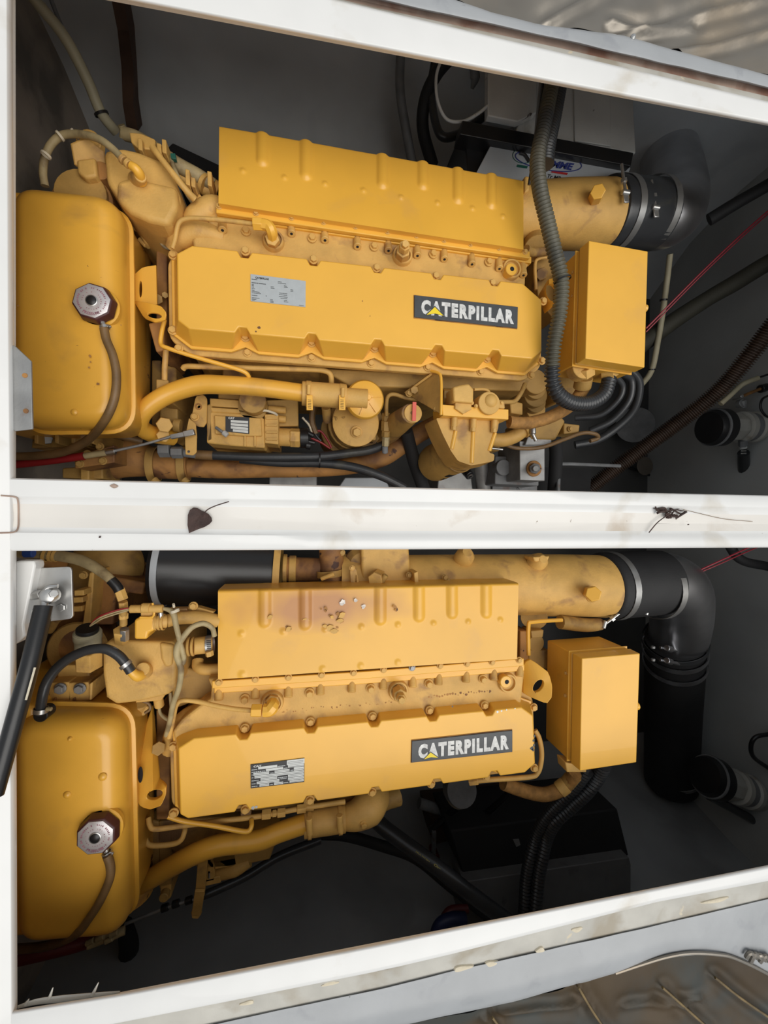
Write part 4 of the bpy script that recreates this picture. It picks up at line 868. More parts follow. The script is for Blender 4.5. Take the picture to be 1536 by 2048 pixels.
c = P(1352, 388, .65); obj('elbow_seam', MB().tube([c+Vector((math.cos(t)*(R_+.002), math.sin(t)*(R_+.002)*.75, math.sin(t)*.06)) for t in (2*math.pi*j/32 for j in range(33))], .004, 8, 0), STL, ss)

# junction box
jb = junction_box(E, [(1178, 481), (1296, 502.5), (1289.5, 735), (1171, 717)], 1.03, .985, 0, .87, (1296, 618), [(1146, 545, .96), (1145, 592, .96)])
vc(1167, 733, .93, .965, 24, Y3, 'gland_flange', jb); hexc((1167, 734, .955), (1168, 752, .94), 21, Y3, 'cable_gland', jb); cy((1168, 756, .93), (1164, 775, .91), 17, Y4, 'cable_boot', jb)
for k in range(4): hose('wire', [(1160+k*5, 752, .94), (1158+k*5, 768, .925), (1152+k*4, 782, .90)], 2.2, [RED, YR, BRH, RED][k], jb, n=6)
hexc((1218, 728, .955), (1218, 748, .935), 22, Y3, 'cable_gland', jb)
flat([(1068, 515), (1120, 510), (1132, 600), (1110, 640), (1078, 600)], Y4, .70, .86, 'box_bracket', E, bev=.004); hexc((1083, 548, .86), (1084, 548, .885), 12, Y4, 'hex_bolt', E)
obj('bracket_rim', MB().tube([P(1072, 580, .90), P(1070, 530, .90), P(1078, 517, .90), P(1100, 515, .90)], .005, 8, 4), Y3, E)
# lifting eye right
le = W([(1078, 590, .90), (1098, 558, .97), (1110, 556, .985), (1118, 570, .99), (1117, 596, .985), (1104, 615, .96), (1092, 625, .93)], .95)
b = MB(); holed(b, le, P(1103, 585, .965), (Vector((.012, .003, .006)), Vector((-.008, .024, 0))), .008); obj('lifting_eye', b, Y1, E, bev=.0015)
hose('intake_brace', [(1052, 498, .95), (1066, 505, .93), (1110, 500, .90)], 8, Y4, E)

cd_ = thing('corrugated_conduit', 'long dusty corrugated conduit looping down to the far junction box', 'conduit', P(1110, 600, .9))
corr('conduit_tube', [(1118, 90, 1.0), (1105, 160, 1.03), (1088, 250, 1.05), (1075, 320, 1.06), (1080, 380, 1.07), (1094, 440, 1.07), (1108, 500, 1.07), (1122, 560, 1.07), (1120, 620, 1.06), (1108, 690, 1.04), (1104, 735, 1.02)], 15, CONG, cd_, 7.6)
corr('conduit_tube', [(1104, 733, 1.02), (1106, 765, 1.01), (1118, 790, 1.0), (1145, 806, .98), (1180, 806, .96), (1208, 788, .95), (1219, 757, .945)], 15, RB, cd_, 7.6)
strap('cable_tie', P(1125, 560, 1.075), Vector((.3, -1, 0)), .021, .004, BPL, cd_, .001)
c2_ = thing('corrugated_conduit', 'wide black split conduit entering under the white frame at the top', 'conduit', P(1120, 200, .9))
corr('conduit_tube', [(1128, 100, .96), (1116, 165, .97), (1104, 230, .98), (1092, 290, .99), (1088, 330, .99)], 19, RB, c2_, 6)
hose('thin_lead', [(1092, 120, 1.0), (1082, 200, 1.01), (1070, 290, 1.02), (1062, 345, 1.01), (1058, 370, 1.0)], 3, BPL, label='thin black lead beside the dusty conduit over the charger', cat='cable')
hose('thin_lead', [(1086, 120, .96), (1076, 220, .97), (1066, 330, .97)], 3.2, GRY, label='thin grey lead behind the dusty conduit over the charger', cat='cable')

# ================================================================ near engine (lower hatch)
E = thing('marine_engine', 'yellow marine diesel engine seen through the near hatch, with scorched peeling heat shield', 'engine', P(700, 1450, .02), 'twin diesel engines')
cov = rocker(E, dict(pts=[(388, 1477), (1043, 1415), (1066, 1432), (1070, 1527), (1050, 1545), (376, 1637), (361, 1629), (357, 1497)], hi=0, lo=4),
             [(972, 1552), (862, 1567), (744, 1583), (620, 1599), (491, 1618)], [(490, 1456), (621, 1443), (745, 1432), (859, 1420), (969, 1410)],
             [(347, 1492), (348, 1625), (1067, 1414), (1068, 1535)], [], .968)
lab = [P(*a, ZC+.002) for a in [(501, 1529.5), (609, 1516.5), (608.5, 1564), (501.5, 1577)]]
pl = obj('data_plate', plate(MB(), lab, .0025), INKB, cov, label='black data plate with white fields')
obj('plate_heading', text_mb('CAT', uvq(lab, .055, .045, .20, .125, .0012), bold=.05), INKW, cov)
b = MB()
for u0_, v0_, u1_, v1_ in [(.67, .00, 1, .20), (.14, .13, .49, .235), (.69, .21, .99, .31), (.28, .25, .60, .345), (.05, .365, .34, .47), (.44, .365, .72, .47), (.80, .33, .99, .47), (.07, .49, .99, .595), (.18, .615, .49, .72), (.69, .615, .99, .72), (.11, .74, .53, .845), (.69, .74, .99, .845), (.16, .865, .34, .965), (.43, .865, .60, .965), (.72, .865, .99, .95)]:
    plate(b, uvq(lab, u0_, v0_, u1_, v1_, .0006), .0006)
obj('plate_fields', b, LABW, cov); b = MB()
for v0_ in (.07, .13, .27, .41, .54, .66, .79, .91): plate(b, uvq(lab, .69 if v0_ < .3 else .05, v0_, .98, v0_+.012, .0009), .0003)
obj('plate_rules', b, GRY, cov)
b = MB(); random.seed(8)
for (u, v, w_) in [(.02, .20, .10), (.02, .30, .24), (.02, .41, .02), (.02, .53, .03), (.02, .66, .13), (.02, .79, .07), (.02, .90, .11), (.50, .18, .14), (.61, .29, .07), (.36, .43, .06), (.74, .41, .05), (.51, .66, .16), (.55, .72, .12), (.61, .90, .09), (.36, .91, .05)]:
    x = 0
    while x < 1:
        d = random.uniform(.1, .22); b.quad(uvq(uvq(lab, u, v, u+w_, v+.035, .0012), x, 0, min(1, x+d*.7), 1)); x += d
obj('plate_print', b, LABS, cov, kind='stuff')
logo(cov, [(824, 1482.5), (1025, 1461), (1025, 1504), (823, 1525.5)], [(848, 1518), (861, 1504.5), (876, 1515)])
paint_chips(cov, [(1064, 1497, 4), (1068, 1490, 3), (1067, 1481, 3), (1069, 1472, 3), (1066, 1500, 3), (905, 1413, 2)], ZC+.0004, MT['charcoal_badge'], 'paint_chip', 5)
paint_chips(cov, [(995, 1424, 2.5), (1003, 1422, 2), (1013, 1420, 1.6), (506, 1616, 4), (513, 1614, 3), (1030, 1467-50, 1.5)], ZC+.0005, LABS, 'paint_chip', 6)
c0 = P(640, 1215, .985)
SM = scorched('scorched_yellow_enamel', tuple(c0-worg(E)), (.215, .058, .3))
shl = shield(E, [(436, 1184), (1037, 1169), (1034, 1318), (436, 1359)], [(530, 1186, 1243), (611, 1184, 1248), (761, 1178, 1239), (838, 1176, 1233), (904, 1174, 1227), (972, 1172, 1226)],
       [(483, 1267), (567, 1263), (651, 1259), (723, 1254), (796, 1250), (867, 1247), (936, 1244), (1000, 1240)], .975, 1.0, SM, low=[(485, 1349), (646, 1338), (722, 1332), (796, 1325)])
paint_chips(shl, [(686, 1204, 6), (684, 1206, 5), (711, 1200, 4), (727, 1213, 4.5)], .9845, PEEL, 'bare_metal_spot', 3)
paint_chips(shl, [(652, 1217, 4), (651, 1222, 3), (642, 1218, 2), (789, 1213, 4), (793, 1219, 4), (656, 1260, 9), (662, 1264, 7), (679, 1238, 6), (676, 1228, 4), (683, 1243, 4), (614, 1236, 3), (612, 1244, 2.5), (574, 1254, 3), (580, 1257, 3), (660, 1232, 3), (674, 1255, 3), (539, 1232, 2)], .9885, RU, 'burnt_chip', 4)
b = MB(); random.seed(12)
for x, y, r_ in [(659, 1256, 9), (668, 1262, 7), (684, 1230, 8), (680, 1241, 6), (577, 1258, 7), (612, 1240, 6), (650, 1252, 5), (540, 1234, 6), (664, 1234, 5)]:
    c = P(x, y, .9885); n = 8; r_ *= mpp(c)
    b.loft([[c+Vector((math.cos(t)*r_*q*(1+.4*math.sin(2*t+x)), math.sin(t)*r_*q*.8, h+(.002 if 1 < t < 3 else 0))) for t in (2*math.pi*j/n for j in range(n))] for q, h in ((1, .0005), (.96, .0022), (.35, .0016))], (0, 1))
obj('paint_flakes', b, Y3, shl, kind='stuff')

hd = W([(415, 1358), (1046, 1323), (1050, 1345), (1044, 1400), (1040, 1425), (350, 1490), (345, 1462), (362, 1440), (400, 1410), (420, 1398), (422, 1375)], .962)
head = obj('cylinder_head', MB().loft([[Vector((p.x, p.y, .60)) for p in hd], [Vector((p.x, p.y, .957)) for p in hd], [Vector((p.x, p.y, .962)) for p in off(hd, -.004)]]), Y3, E, bev=.003)
FT = [(430, 1368), (760, 1347), (1048, 1323)]
strip('joint_flange', FT, -6, 9, .972, .984, Y2, head, 424, 1048)
strip('joint_flange', FT, 6, 19, .95, .969, Y2, head, 428, 1049)
for x, y in [(438, 1364), (511, 1358), (577, 1354), (643, 1349), (707, 1345), (767, 1339), (824, 1335), (880, 1331), (934, 1327), (984, 1324), (1038, 1320)]:
    bolt(head, P(x, y, .985), .0068, m=(ZN if x == 824 else Y3))
for x, y in [(438, 1392), (511, 1389), (577, 1386), (641, 1381), (704, 1376), (767, 1370), (826, 1366), (878, 1361), (933, 1356), (988, 1352), (1040, 1344)]:
    a, c = P(x, y-18, .962), P(x-.5, y+9, .972); obj('stud_boss', MB().cyl(a-Vector((0, 0, .006)), c, .0098, 14, .0108), Y3, head)
for x, y in [(490, 1397), (619, 1385), (741, 1376), (857, 1366), (965, 1357)]: bolt(head, P(x, y, .964), .0092, Vector((0, -.08, 1)), Y3, h=.012)
ringfit(545, 1403, head, r=22); ringfit(796, 1380, head, r=20); ringfit(1013, 1364, head, r=19); vc(1012, 1364, .96, .985, 12, Y2, 'port_plug', head); vc(1014, 1364, .984, .9856, 4.5, BLK, 'plug_socket', head)
hexc((545, 1403, .97), (545, 1407, 1.0), 15, Y3, 'union_nut', head)
obj('elbow_fitting', MB().tube([P(545, 1405, .99), P(545, 1413, 1.012), P(539, 1420, 1.014), P(528, 1421, 1.012)], 13*.00122, 8, 4), Y2, head, bev=.001)
hexc((524, 1421, 1.012), (503, 1421, 1.010), 13, Y2, 'union_nut', head)
hexc((796, 1381, .97), (801, 1393, 1.01), 14, Y3, 'sensor_body', head); hexc((801, 1393, 1.01), (803, 1399, 1.03), 10, Y3, 'sensor_nut', head); hexc((803, 1399, 1.03), (804, 1402, 1.045), 7, Y3, 'sensor_tip', head)
hose('sense_pipe', [(505, 1421, 1.01), (470, 1418, 1.0), (429, 1411, .995), (395, 1403, .99), (364, 1401, .99), (352, 1412, .985), (346, 1440, .975), (338, 1475, .96)], 4.6, Y3, E)
paint_chips(head, [(858+k*5.3, 1395-k*.55+random.uniform(-3, 2), random.uniform(.8, 3)) for k in range(24)]+[(560+k*9+random.uniform(-5, 5), 1424-k*.8+random.uniform(-4, 3), random.uniform(.6, 2)) for k in range(26)], .9626, RU, 'head_grime', 9)
hose('water_gallery', [(340, 1500, .88), (350, 1465, .90), (380, 1440, .91), (430, 1425, .90), (470, 1432, .89)], [16, 20, 26, 26, 20], Y3, E)

tk = tank(E, [(34, 1424), (250, 1428), (260, 1860), (40, 1876)], None, [(-70, 1408), (72, 1412, 1.0), (80, 1872, 1.0), (-70, 1890)])
oct_cap(tk, 201, 1659, 1.036, 37.5, math.radians(22), 213, 1703)
for x, y, r_ in [(205, 1554, .009), (134, 1590, .008), (140, 1478, .005)]: obj('tank_pimple', MB().lathe(P(x, y, 1.036), Vector((0, 0, 1)), [(0, r_), (.003, r_*.7), (.0045, r_*.3), (.0047, .0005)], 12), Y1, tk)
hose('overflow_hose', [(214, 1710, 1.050), (220, 1728, 1.049), (221, 1750, 1.049), (213, 1775, 1.048), (197, 1808, 1.046), (176, 1840, 1.043), (155, 1866, 1.035), (120, 1884, .99), (80, 1894, .95), (30, 1898, .93), (-20, 1898, .93)], 8.2, BRH, E)
b = MB(); b.tube([P(250, 1440, .80), P(252, 1600, .80), P(256, 1790, .80)], [46*.0015, 46*.0015, 42*.0015], 26, 0); hx = obj('heat_exchanger', b, YR, E)
strap('band_clamp', P(262, 1450, .83), Vector((0, 1, -.1)), .055, .020, Y3, hx, .004); cy((284, 1428, .89), (296, 1410, .89), 6, Y3, 'clamp_bolt', hx)

# thermostat housing
th = flat([(205, 1292), (218, 1281), (346, 1284), (352, 1305), (350, 1378), (336, 1390), (276, 1404), (232, 1409), (212, 1396), (205, 1348)], Y3, .70, 1.0, 'thermostat_housing', E, bev=.013, seg=4, rr=.006, taper=.008)
flat([(318, 1286), (346, 1290), (344, 1332), (330, 1336), (322, 1320)], Y3, .98, 1.008, 'casting_pad', th, bev=.006)
flat([(212, 1350), (232, 1352), (232, 1398), (212, 1396)], Y4, .70, .985, 'housing_shoulder', th, bev=.004)
flat([(275, 1393), (336, 1382), (322, 1402), (270, 1406)], Y3, .86, .96, 'housing_flange', th, bev=.003)
cy((288, 1342, 1.0), (285, 1338, 1.03), 17, Y3, 'outlet_boss', th, r2=13); hose('outlet_elbow', [(287, 1345, 1.01), (277, 1352, 1.035), (268, 1348, 1.045), (262, 1342, 1.048)], [11, 11, 9, 8], Y2, th)
hose('breather_hose', [(262, 1343, 1.048), (252, 1328, 1.05), (238, 1312, 1.05), (218, 1300, 1.05), (198, 1297, 1.05), (170, 1302, 1.05), (138, 1317, 1.05), (112, 1338, 1.05), (94, 1364, 1.05), (85, 1392, 1.05), (80, 1426, 1.04)], 9.5, RB, E, label='black rubber breather hose')
strap('hose_clip', P(252, 1329, 1.05), Vector((.7, -.9, 0)), .0125, .008, STL, E, .0015); strap('hose_clip', P(82, 1420, 1.042), Vector((-.1, -1, 0)), .0125, .009, STL, E, .0015); cy((92, 1418, 1.05), (104, 1418, 1.05), 4, TAN, 'clamp_screw', E)
vc(80, 1432, 1.0, 1.035, 13, BPL, 'tank_nipple', tk)
cy((316, 1396, .95), (319, 1412, .94), 9, Y3, 'drain_cock', th); hose('drain_pipe', [(318, 1410, .94), (320, 1425, .93), (328, 1435, .92), (340, 1442, .91)], 3, TAN, th)
cy((280, 1405, .90), (276, 1420, .88), 14, Y3, 'bypass_neck', th)
hose('drain_clip', [(286, 1402, .93), (298, 1408, .93), (300, 1418, .93), (290, 1426, .93)], 3, BRH, th)
# flexible line with brass fitting
hose('flex_line', [(40, 1106, 1.0), (88, 1108, 1.01), (132, 1114, 1.02), (165, 1122, 1.03), (195, 1138, 1.04), (218, 1156, 1.05), (232, 1172, 1.05), (240, 1185, 1.05)], [10, 10, 11, 11, 10, 9, 8, 8], TAN, E)
for x in (92, 104, 112): strap('crimp_ring', P(x, 1110, 1.013), Vector((1, -.2, 0)), .013, .006, Y3, E, .002)
hose('line_sleeve', [(222, 1160, 1.052), (233, 1172, 1.052), (239, 1182, 1.052)], 9.5, BPL, E)
hexc((238, 1178, 1.05), (246, 1200, 1.05), 10.5, Y3, 'crimp_ferrule', E); hexc((246, 1203, 1.045), (247, 1216, 1.04), 9, Y3, 'line_fitting', E); cy((247, 1216, 1.04), (247, 1250, 1.02), 7, Y4, 'line_stem', E); hexc((247, 1226, 1.03), (247, 1238, 1.03), 9, Y3, 'line_fitting', E)
hexc((241, 1260, 1.02), (243, 1282, 1.00), 14, Y3, 'adapter', th); hexc((249, 1258, 1.025), (249, 1279, 1.015), 9, STL, 'bright_nut', th)
# top port with wiring clip
tp = flat([(268, 1240), (280, 1234), (304, 1233), (310, 1240), (308, 1262), (296, 1266), (294, 1279), (268, 1279)], Y2, .98, 1.04, 'water_port', th, bev=.006, seg=3)
cy((308, 1245, 1.03), (334, 1242, 1.02), 13, Y3, 'port_neck', th); 
for x in (313, 320, 327): strap('crimp_ring', P(x, 1244, 1.025), Vector((1, .03, 0)), .0165, .004, Y3, th, .002)
flat([(281, 1208), (304, 1207), (306, 1232), (281, 1233)], Y3, 1.045, 1.055, 'wiring_clip', th, bev=.002); obj('clip_edge', MB().tube([P(305, 1206, 1.06), P(308, 1220, 1.062), P(305, 1234, 1.06), P(280, 1235, 1.06)], .0025, 8, 3), Y2, th)
cy((260, 1218, 1.06), (326, 1217, 1.06), 8, Y3, 'wiring_sleeve', th); cy((284, 1216, 1.062), (300, 1216, 1.062), 10, Y3, 'sleeve_joint', th)
cy((321, 1224, 1.03), (324, 1250, 1.03), 5, STL, 'port_clamp_screw', th)
for d in (-3, 0, 4): hose('wire', [(262, 1217+d*.5, 1.06), (235, 1223+d, 1.06), (205, 1233+d, 1.06), (190, 1242+d, 1.05), (180, 1252, 1.04)], 1.6, RED if d < 0 else TAN, E, n=6)
# stop solenoid canister
hexc((178, 1332, .97), (177, 1298, .985), 25, Y3, 'canister_base', E);  
sc_ = cy((177, 1296, .985), (175, 1262, 1.0), 23.5, CRM, 'solenoid_canister', E, label='cream ribbed sensor canister'); cy((175.5, 1276, .995), (175, 1264, 1.0), 25, CRM, 'canister_rim', sc_); cy((175, 1263, 1.0), (175, 1256, 1.003), 20, BPL, 'canister_top', sc_)
vc(158, 1298, .70, .80, 50, RU, 'belt_pulley', E); vc(158, 1296, .80, .81, 38, RU, 'pulley_hub', E); obj('pulley_rim', MB().lathe(P(158, 1298, .80), Vector((0, 0, 1)), [(0, .072), (.006, .075), (.010, .071)], 36), Y4, E)
flat([(114, 1330), (178, 1330), (180, 1366), (114, 1366)], Y3, .70, .90, 'pump_mount', E, bev=.004)
for x0 in (97, 136): 
    g_ = flat([(x0, 1366), (x0+40, 1364), (x0+44, 1372), (x0+46, 1402), (x0, 1404)], Y3, .84, .94, 'angle_bracket', E, bev=.003); bolt(g_, P(x0+24, 1377, .945), .010, m=ZN); flat([(x0+9, 1400-2), (x0+14, 1395), (x0+15, 1404), (x0+9, 1404)], RU, .90, .944, 'bracket_slot', g_, bev=.001)
flat([(178, 1368), (185, 1364), (183, 1400), (178, 1402)], Y3, .84, .95, 'bracket_fin', E)
flat([(164, 1256), (178, 1146), (188, 1142), (180, 1256)], Y3, .60, .86, 'front_strut', E, bev=.003)
flat([(188, 1146), (290, 1165), (285, 1190), (232, 1182), (226, 1250), (184, 1250)], RU, .5, .80, 'front_housing', E, bev=.006)
flat([(60, 1120), (170, 1110), (172, 1260), (80, 1262)], RU, .45, .72, 'front_housing', E, bev=.006)
for x, y in [(158, 1186), (156, 1200), (155, 1218)]: flat([(x-10, y-5), (x+9, y-6), (x+10, y+5), (x-10, y+6)], Y3, .78, .90-(y-1186)*.001, 'housing_step', E, bev=.002)
bolt(E, P(167, 1150, .87), .008, m=Y4)
obj('fan_hub', MB().lathe(P(218, 1135, .70), Vector((.1, .2, 1)), [(0, .095), (.02, .098), (.05, .08), (.07, .04), (.072, .001)], 36), Y4, E)
hose('front_pipe', [(100, 1260, .8), (112, 1240, .84), (125, 1232, .86)], 8, Y4, E)
# coolant lines right of the housing
hose('coolant_line', [(334, 1242, 1.01), (360, 1236, 1.0), (400, 1235, .985), (436, 1242, .97)], 13, Y3, E); flat([(336, 1218), (374, 1217), (376, 1228), (338, 1228)], Y3, .96, .985, 'line_bracket', E, bev=.002); flat([(374, 1215), (398, 1215), (430, 1224), (420, 1229), (374, 1226)], Y3, .95, .975, 'line_bracket', E, bev=.002); bolt(E, P(387, 1212, .98), .008, m=Y3)
hose('wiring_loop', [(324, 1216, 1.055), (345, 1224, 1.055), (352, 1250, 1.055), (359, 1280, 1.055), (368, 1318, 1.05), (362, 1332, 1.05)], [3, 6, 5.5, 5, 5, 4], TAN, E)
hose('wiring_loop', [(429, 1272, 1.03), (424, 1256, 1.035), (407, 1247, 1.04), (385, 1254, 1.045), (368, 1272, 1.05), (356, 1292, 1.055), (354, 1312, 1.055), (362, 1338, 1.05), (358, 1375, 1.04), (347, 1405, 1.02), (340, 1440, .99), (333, 1470, .96)], [5, 5, 5.5, 5.5, 6, 7, 6.5, 6, 5.5, 5.5, 5, 5], TAN, E)
strap('tie_wrap', P(350, 1222, 1.057), Vector((.3, -1, 0)), .0085, .006, FOAM, E, .001); hose('tie_tail', [(348, 1214, 1.06), (347, 1208, 1.065)], 2.5, FOAM, E)
hj = cy((388, 1292, .97), (424, 1288, .96), 17, Y3, 'hose_stub', E)
for x in (376, 384): cy((x, 1293, .97), (x+5, 1292.5, .97), 19, Y3, 'stub_flange', hj)
strap('hose_clip', P(420, 1289, .965), Vector((1, .1, 0)), .022, .014, STL, hj, .0015); hexc((418, 1302, .99), (420, 1312, .99), 8, Y3, 'clamp_screw', hj)
b = MB()
for k in range(5): p = P(417+k*.3, 1281+k*4, .991); b.quad([p+Vector((-.005, .001, 0)), p+Vector((.005, .001, 0)), p+Vector((.005, -.0008, 0)), p+Vector((-.005, -.0008, 0))])
obj('clamp_slots', b, BLK, hj, kind='stuff')
hose('bypass_elbow', [(396, 1320, .90), (396, 1332, .91), (408, 1339, .92), (440, 1338, .92)], 11, Y3, E)
flat([(340, 1330), (392, 1340), (430, 1352), (426, 1390), (345, 1420)], Y4, .60, .90, 'manifold_base', E, bev=.006)
hose('thin_pipe', [(340, 1385, .90), (342, 1410, .90), (344, 1430, .89)], 3, TAN, E)
# lifting bracket left
lb = W([(302, 1408, .84), (318, 1425, .86), (318, 1560, .93), (332, 1572, .96), (331, 1592, .965), (322, 1612, .97), (300, 1620, .965), (280, 1614, .95), (270, 1595, .945), (268, 1550, .93), (276, 1500, .90), (294, 1430, .85)], .9)
b = MB(); holed(b, lb, P(309, 1590, .955), (Vector((.019, .008, .005)), Vector((-.004, .011, 0))), .010); lk = obj('lifting_bracket', b, Y1, E, bev=.0015)
obj('bracket_slot', MB().lathe(P(281, 1549, .9375), Vector((0, 0, 1)), [(0, .020), (.0012, .020), (.0013, .001)], 20, ell=.28), BLK, lk)
hexc((317, 1497, .90), (317, 1497, .935), 13, Y4, 'hex_bolt', lk)
flat([(312, 1420), (345, 1440), (340, 1500), (338, 1640), (312, 1640)], RU, .4, .84, 'front_cover', E, bev=.004)
# small pipes below the cover
hose('fuel_pipe', [(297, 1636, .89), (300, 1650, .90), (311, 1658, .905), (360, 1652, .905), (430, 1643, .905), (520, 1632, .90), (600, 1617, .90), (690, 1603, .89)], 5, Y3, E)
hose('fuel_pipe', [(336, 1633, .93), (370, 1643, .93), (430, 1652, .93), (480, 1662, .93), (497, 1662, .93), (503, 1652, .925), (503, 1640, .91)], 4.6, Y2, E)
hose('fuel_pipe', [(288, 1660, .87), (292, 1682, .88), (305, 1691, .885), (345, 1688, .885), (362, 1680, .885), (369, 1664, .88), (370, 1654, .87)], 5, Y3, E)
for a, c, r_ in [((524, 1629), (542, 1627), 10), ((555, 1626), (571, 1624), 9), ((545, 1627), (553, 1626), 7), ((594, 1618), (612, 1616), 9)]: hexc((*a, .90), (*c, .90), r_, Y3, 'line_fitting', E)
for x in (492, 618): flat([(x-11, 1600+(0 if x > 500 else 18)), (x+10, 1598+(0 if x > 500 else 18)), (x+10, 1622+(0 if x > 500 else 16)), (x-11, 1624+(0 if x > 500 else 16))], Y4, .80, .90, 'pipe_clip', E, bev=.002)
hose('coolant_pipe', [(262, 1776, .80), (293, 1762, .83), (337, 1736, .85), (389, 1708, .88), (440, 1690, .89), (515, 1681, .90), (560, 1664, .90), (612, 1646, .90)], [18, 18, 18.5, 19, 19, 18.5, 18, 18], Y1, E, n=22)
hs = cy((608, 1648, .89), (690, 1636, .89), 25, Y3, 'hose_joint', E)
for x in (619, 680): hose_clamp(hs, P(x, 1648-(x-608)*.14, .89), P(690, 1636, .9)-P(608, 1648, .9), 26*.00136, .010, Y3); cy((x-1, 1636-(x-620)*.1, .945), (x+1, 1668-(x-620)*.1, .94), 6.5, Y3, 'clamp_screw', hs)
hose('water_outlet', [(686, 1636, .885), (712, 1630, .885), (735, 1616, .88), (748, 1600, .86), (752, 1588, .80)], [22, 28, 34, 30, 28], Y3, E, n=24)
c = P(727, 1644, .92); obj('outlet_boss', MB().lathe(c-Vector((0, 0, .01)), Vector((0, -.3, 1)), [(0, .016), (.012, .014), (.014, .009)], 18), Y3, E); bolt(E, c+Vector((0, -.002, .004)), .0085, Vector((0, -.3, 1)), Y3)
hose('outlet_neck', [(755, 1606, .84), (775, 1598, .83), (795, 1590, .82)], [20, 18, 20], Y4, E)
flat([(336, 1640), (560, 1632), (560, 1660), (540, 1720), (470, 1735), (400, 1740), (340, 1700)], Y4, .50, .80, 'injection_pump', E, bev=.006)
for p_ in [[(396, 1722), (428, 1716), (430, 1762), (398, 1768)], [(420, 1708), (470, 1700), (474, 1730), (430, 1740)], [(405, 1760), (440, 1752), (442, 1766), (408, 1774)]]: flat(p_, Y3, .66, .80, 'pump_casting', E, bev=.003)
hose('pump_curve', [(430, 1752, .78), (470, 1738, .79), (500, 1722, .79)], [10, 14, 10], Y3, E)
for a, c in [((407, 1708), (400, 1790)), ((400, 1780), (393, 1828))]: obj('governor_lever', MB().bar(P(*a, .82), P(*c, .80), .026, .008), Y3, E, bev=.0015)
lv = W([(388, 1812), (400, 1812), (404, 1826), (396, 1838), (384, 1837), (382, 1826)], .80); b = MB(); holed(b, lv, P(392, 1829, .80), (Vector((.004, 0, 0)), Vector((0, .004, 0))), .005); obj('lever_tip', b, Y3, E, bev=.001)
for p_ in [[(317, 1644), (342, 1640), (343, 1770), (318, 1778)], [(300, 1640), (318, 1644), (318, 1760), (304, 1762)]]: flat(p_, Y4, .55, .80, 'timing_case', E, bev=.004)
flat([(320, 1770), (342, 1766), (342, 1796), (332, 1804), (320, 1800)], Y3, .62, .80, 'case_lug', E, bev=.004); vc(327, 1797, .78, .82, 9, Y4, 'lug_pin', E)
flat([(560, 1618), (700, 1606), (740, 1600), (742, 1570), (400, 1600), (400, 1630)], Y4, .45, .84, 'block_skirt', E, bev=.004)
hose('cover_pipe', [(950, 1562, .93), (985, 1559, .94), (1058, 1554, .94), (1075, 1546, .94), (1082, 1525, .94), (1083, 1500, .94), (1078, 1475, .935), (1070, 1460, .93)], 4.8, Y3, E); hexc((938, 1563, .92), (956, 1561, .93), 8, Y3, 'line_fitting', E)
# intake pipe and upper castings
A, B = P(870, 1166, .80), P(1206, 1172, .80); ax = (B-A).normalized(); L_ = (B-A).length; R_ = .103
ct = obj('intake_pipe', MB().lathe(A, ax, [(-.30, R_*.80), (-.1, R_*.82), (0, R_*.86), (L_*.35, R_*.93), (L_*.75, R_), (L_, R_*1.01)], 44), Y3, E)
obj('pipe_boss', MB().lathe(P(1178, 1186, .885), Vector((.05, -.1, 1)), [(0, .027), (.018, .025), (.024, .019)], 24), Y3, ct); hexc((1181, 1186, .91), (1187, 1188, .965), 15, Y2, 'hex_plug', ct)
obj('pipe_lug', MB().lathe(P(1072, 1126, .86), Vector((0, .4, 1)), [(0, .03), (.03, .024), (.045, .012)], 18), Y3, ct); flat([(1066, 1114), (1100, 1112), (1096, 1122), (1070, 1124)], Y3, .84, .90, 'pipe_pad', ct, bev=.004)
cy((1066, 1222, .80), (1068, 1236, .84), 26, Y4, 'pipe_foot', ct); obj('pipe_rib', MB().lathe(P(925, 1120, .84), Vector((0, .7, 1)), [(0, .03), (.03, .028), (.05, .015)], 18), Y3, ct)
flat([(722, 1095), (818, 1092), (822, 1160), (806, 1168), (724, 1172)], Y3, .60, .88, 'turbo_flange', E, bev=.008); obj('turbo_volute', MB().lathe(P(722, 1128, .80), Vector((0, 0, 1)), [(0, .055), (.03, .055), (.05, .04), (.055, .01)], 28), Y4, E)
hexc((758, 1152, .88), (750, 1160, .93), 15, Y3, 'hex_plug', E); flat([(828, 1146), (836, 1143), (838, 1170), (830, 1172)], Y3, .80, .93, 'turbo_bracket', E, bev=.002); cy((760, 1168, .92), (772, 1150, .93), 6, Y4, 'plug_pin', E)
for x, y in [(890, 1155), (895, 1162), (818, 1150)]: bolt(E, P(x, y, .90), .007, m=Y4)
cy((662, 1095, .84), (666, 1175, .84), 24, RU, 'oil_drain_pipe', E); strap('hose_clip', P(660, 1146, .85), Vector((.1, -1, 0)), .036, .018, Y4, E, .002)
obj('clamp_screw', MB().cyl(P(642, 1158, .90), P(668, 1148, .91), .006, 10), Y3, E)
cy((570, 1138, .82), (640, 1140, .82), 24, RU, 'turbo_neck', E); cy((566, 1138, .82), (574, 1138, .82), 30, Y3, 'neck_ring', E); cy((578, 1138, .82), (592, 1138, .82), 27, Y3, 'neck_ring', E)
b = W([(700, 1140), (706, 1132), (713, 1140), (718, 1166), (712, 1174), (702, 1168)], .90); hb = MB(); holed(hb, b, P(712, 1158, .9), (Vector((.003, 0, 0)), Vector((0, .012, 0))), .006); lk2 = obj('hoist_link', hb, Y3, E, bev=.001); bolt(lk2, P(704, 1136, .90), .006, m=Y3)
bolt(E, P(684, 1105, .86), .007, m=Y4)
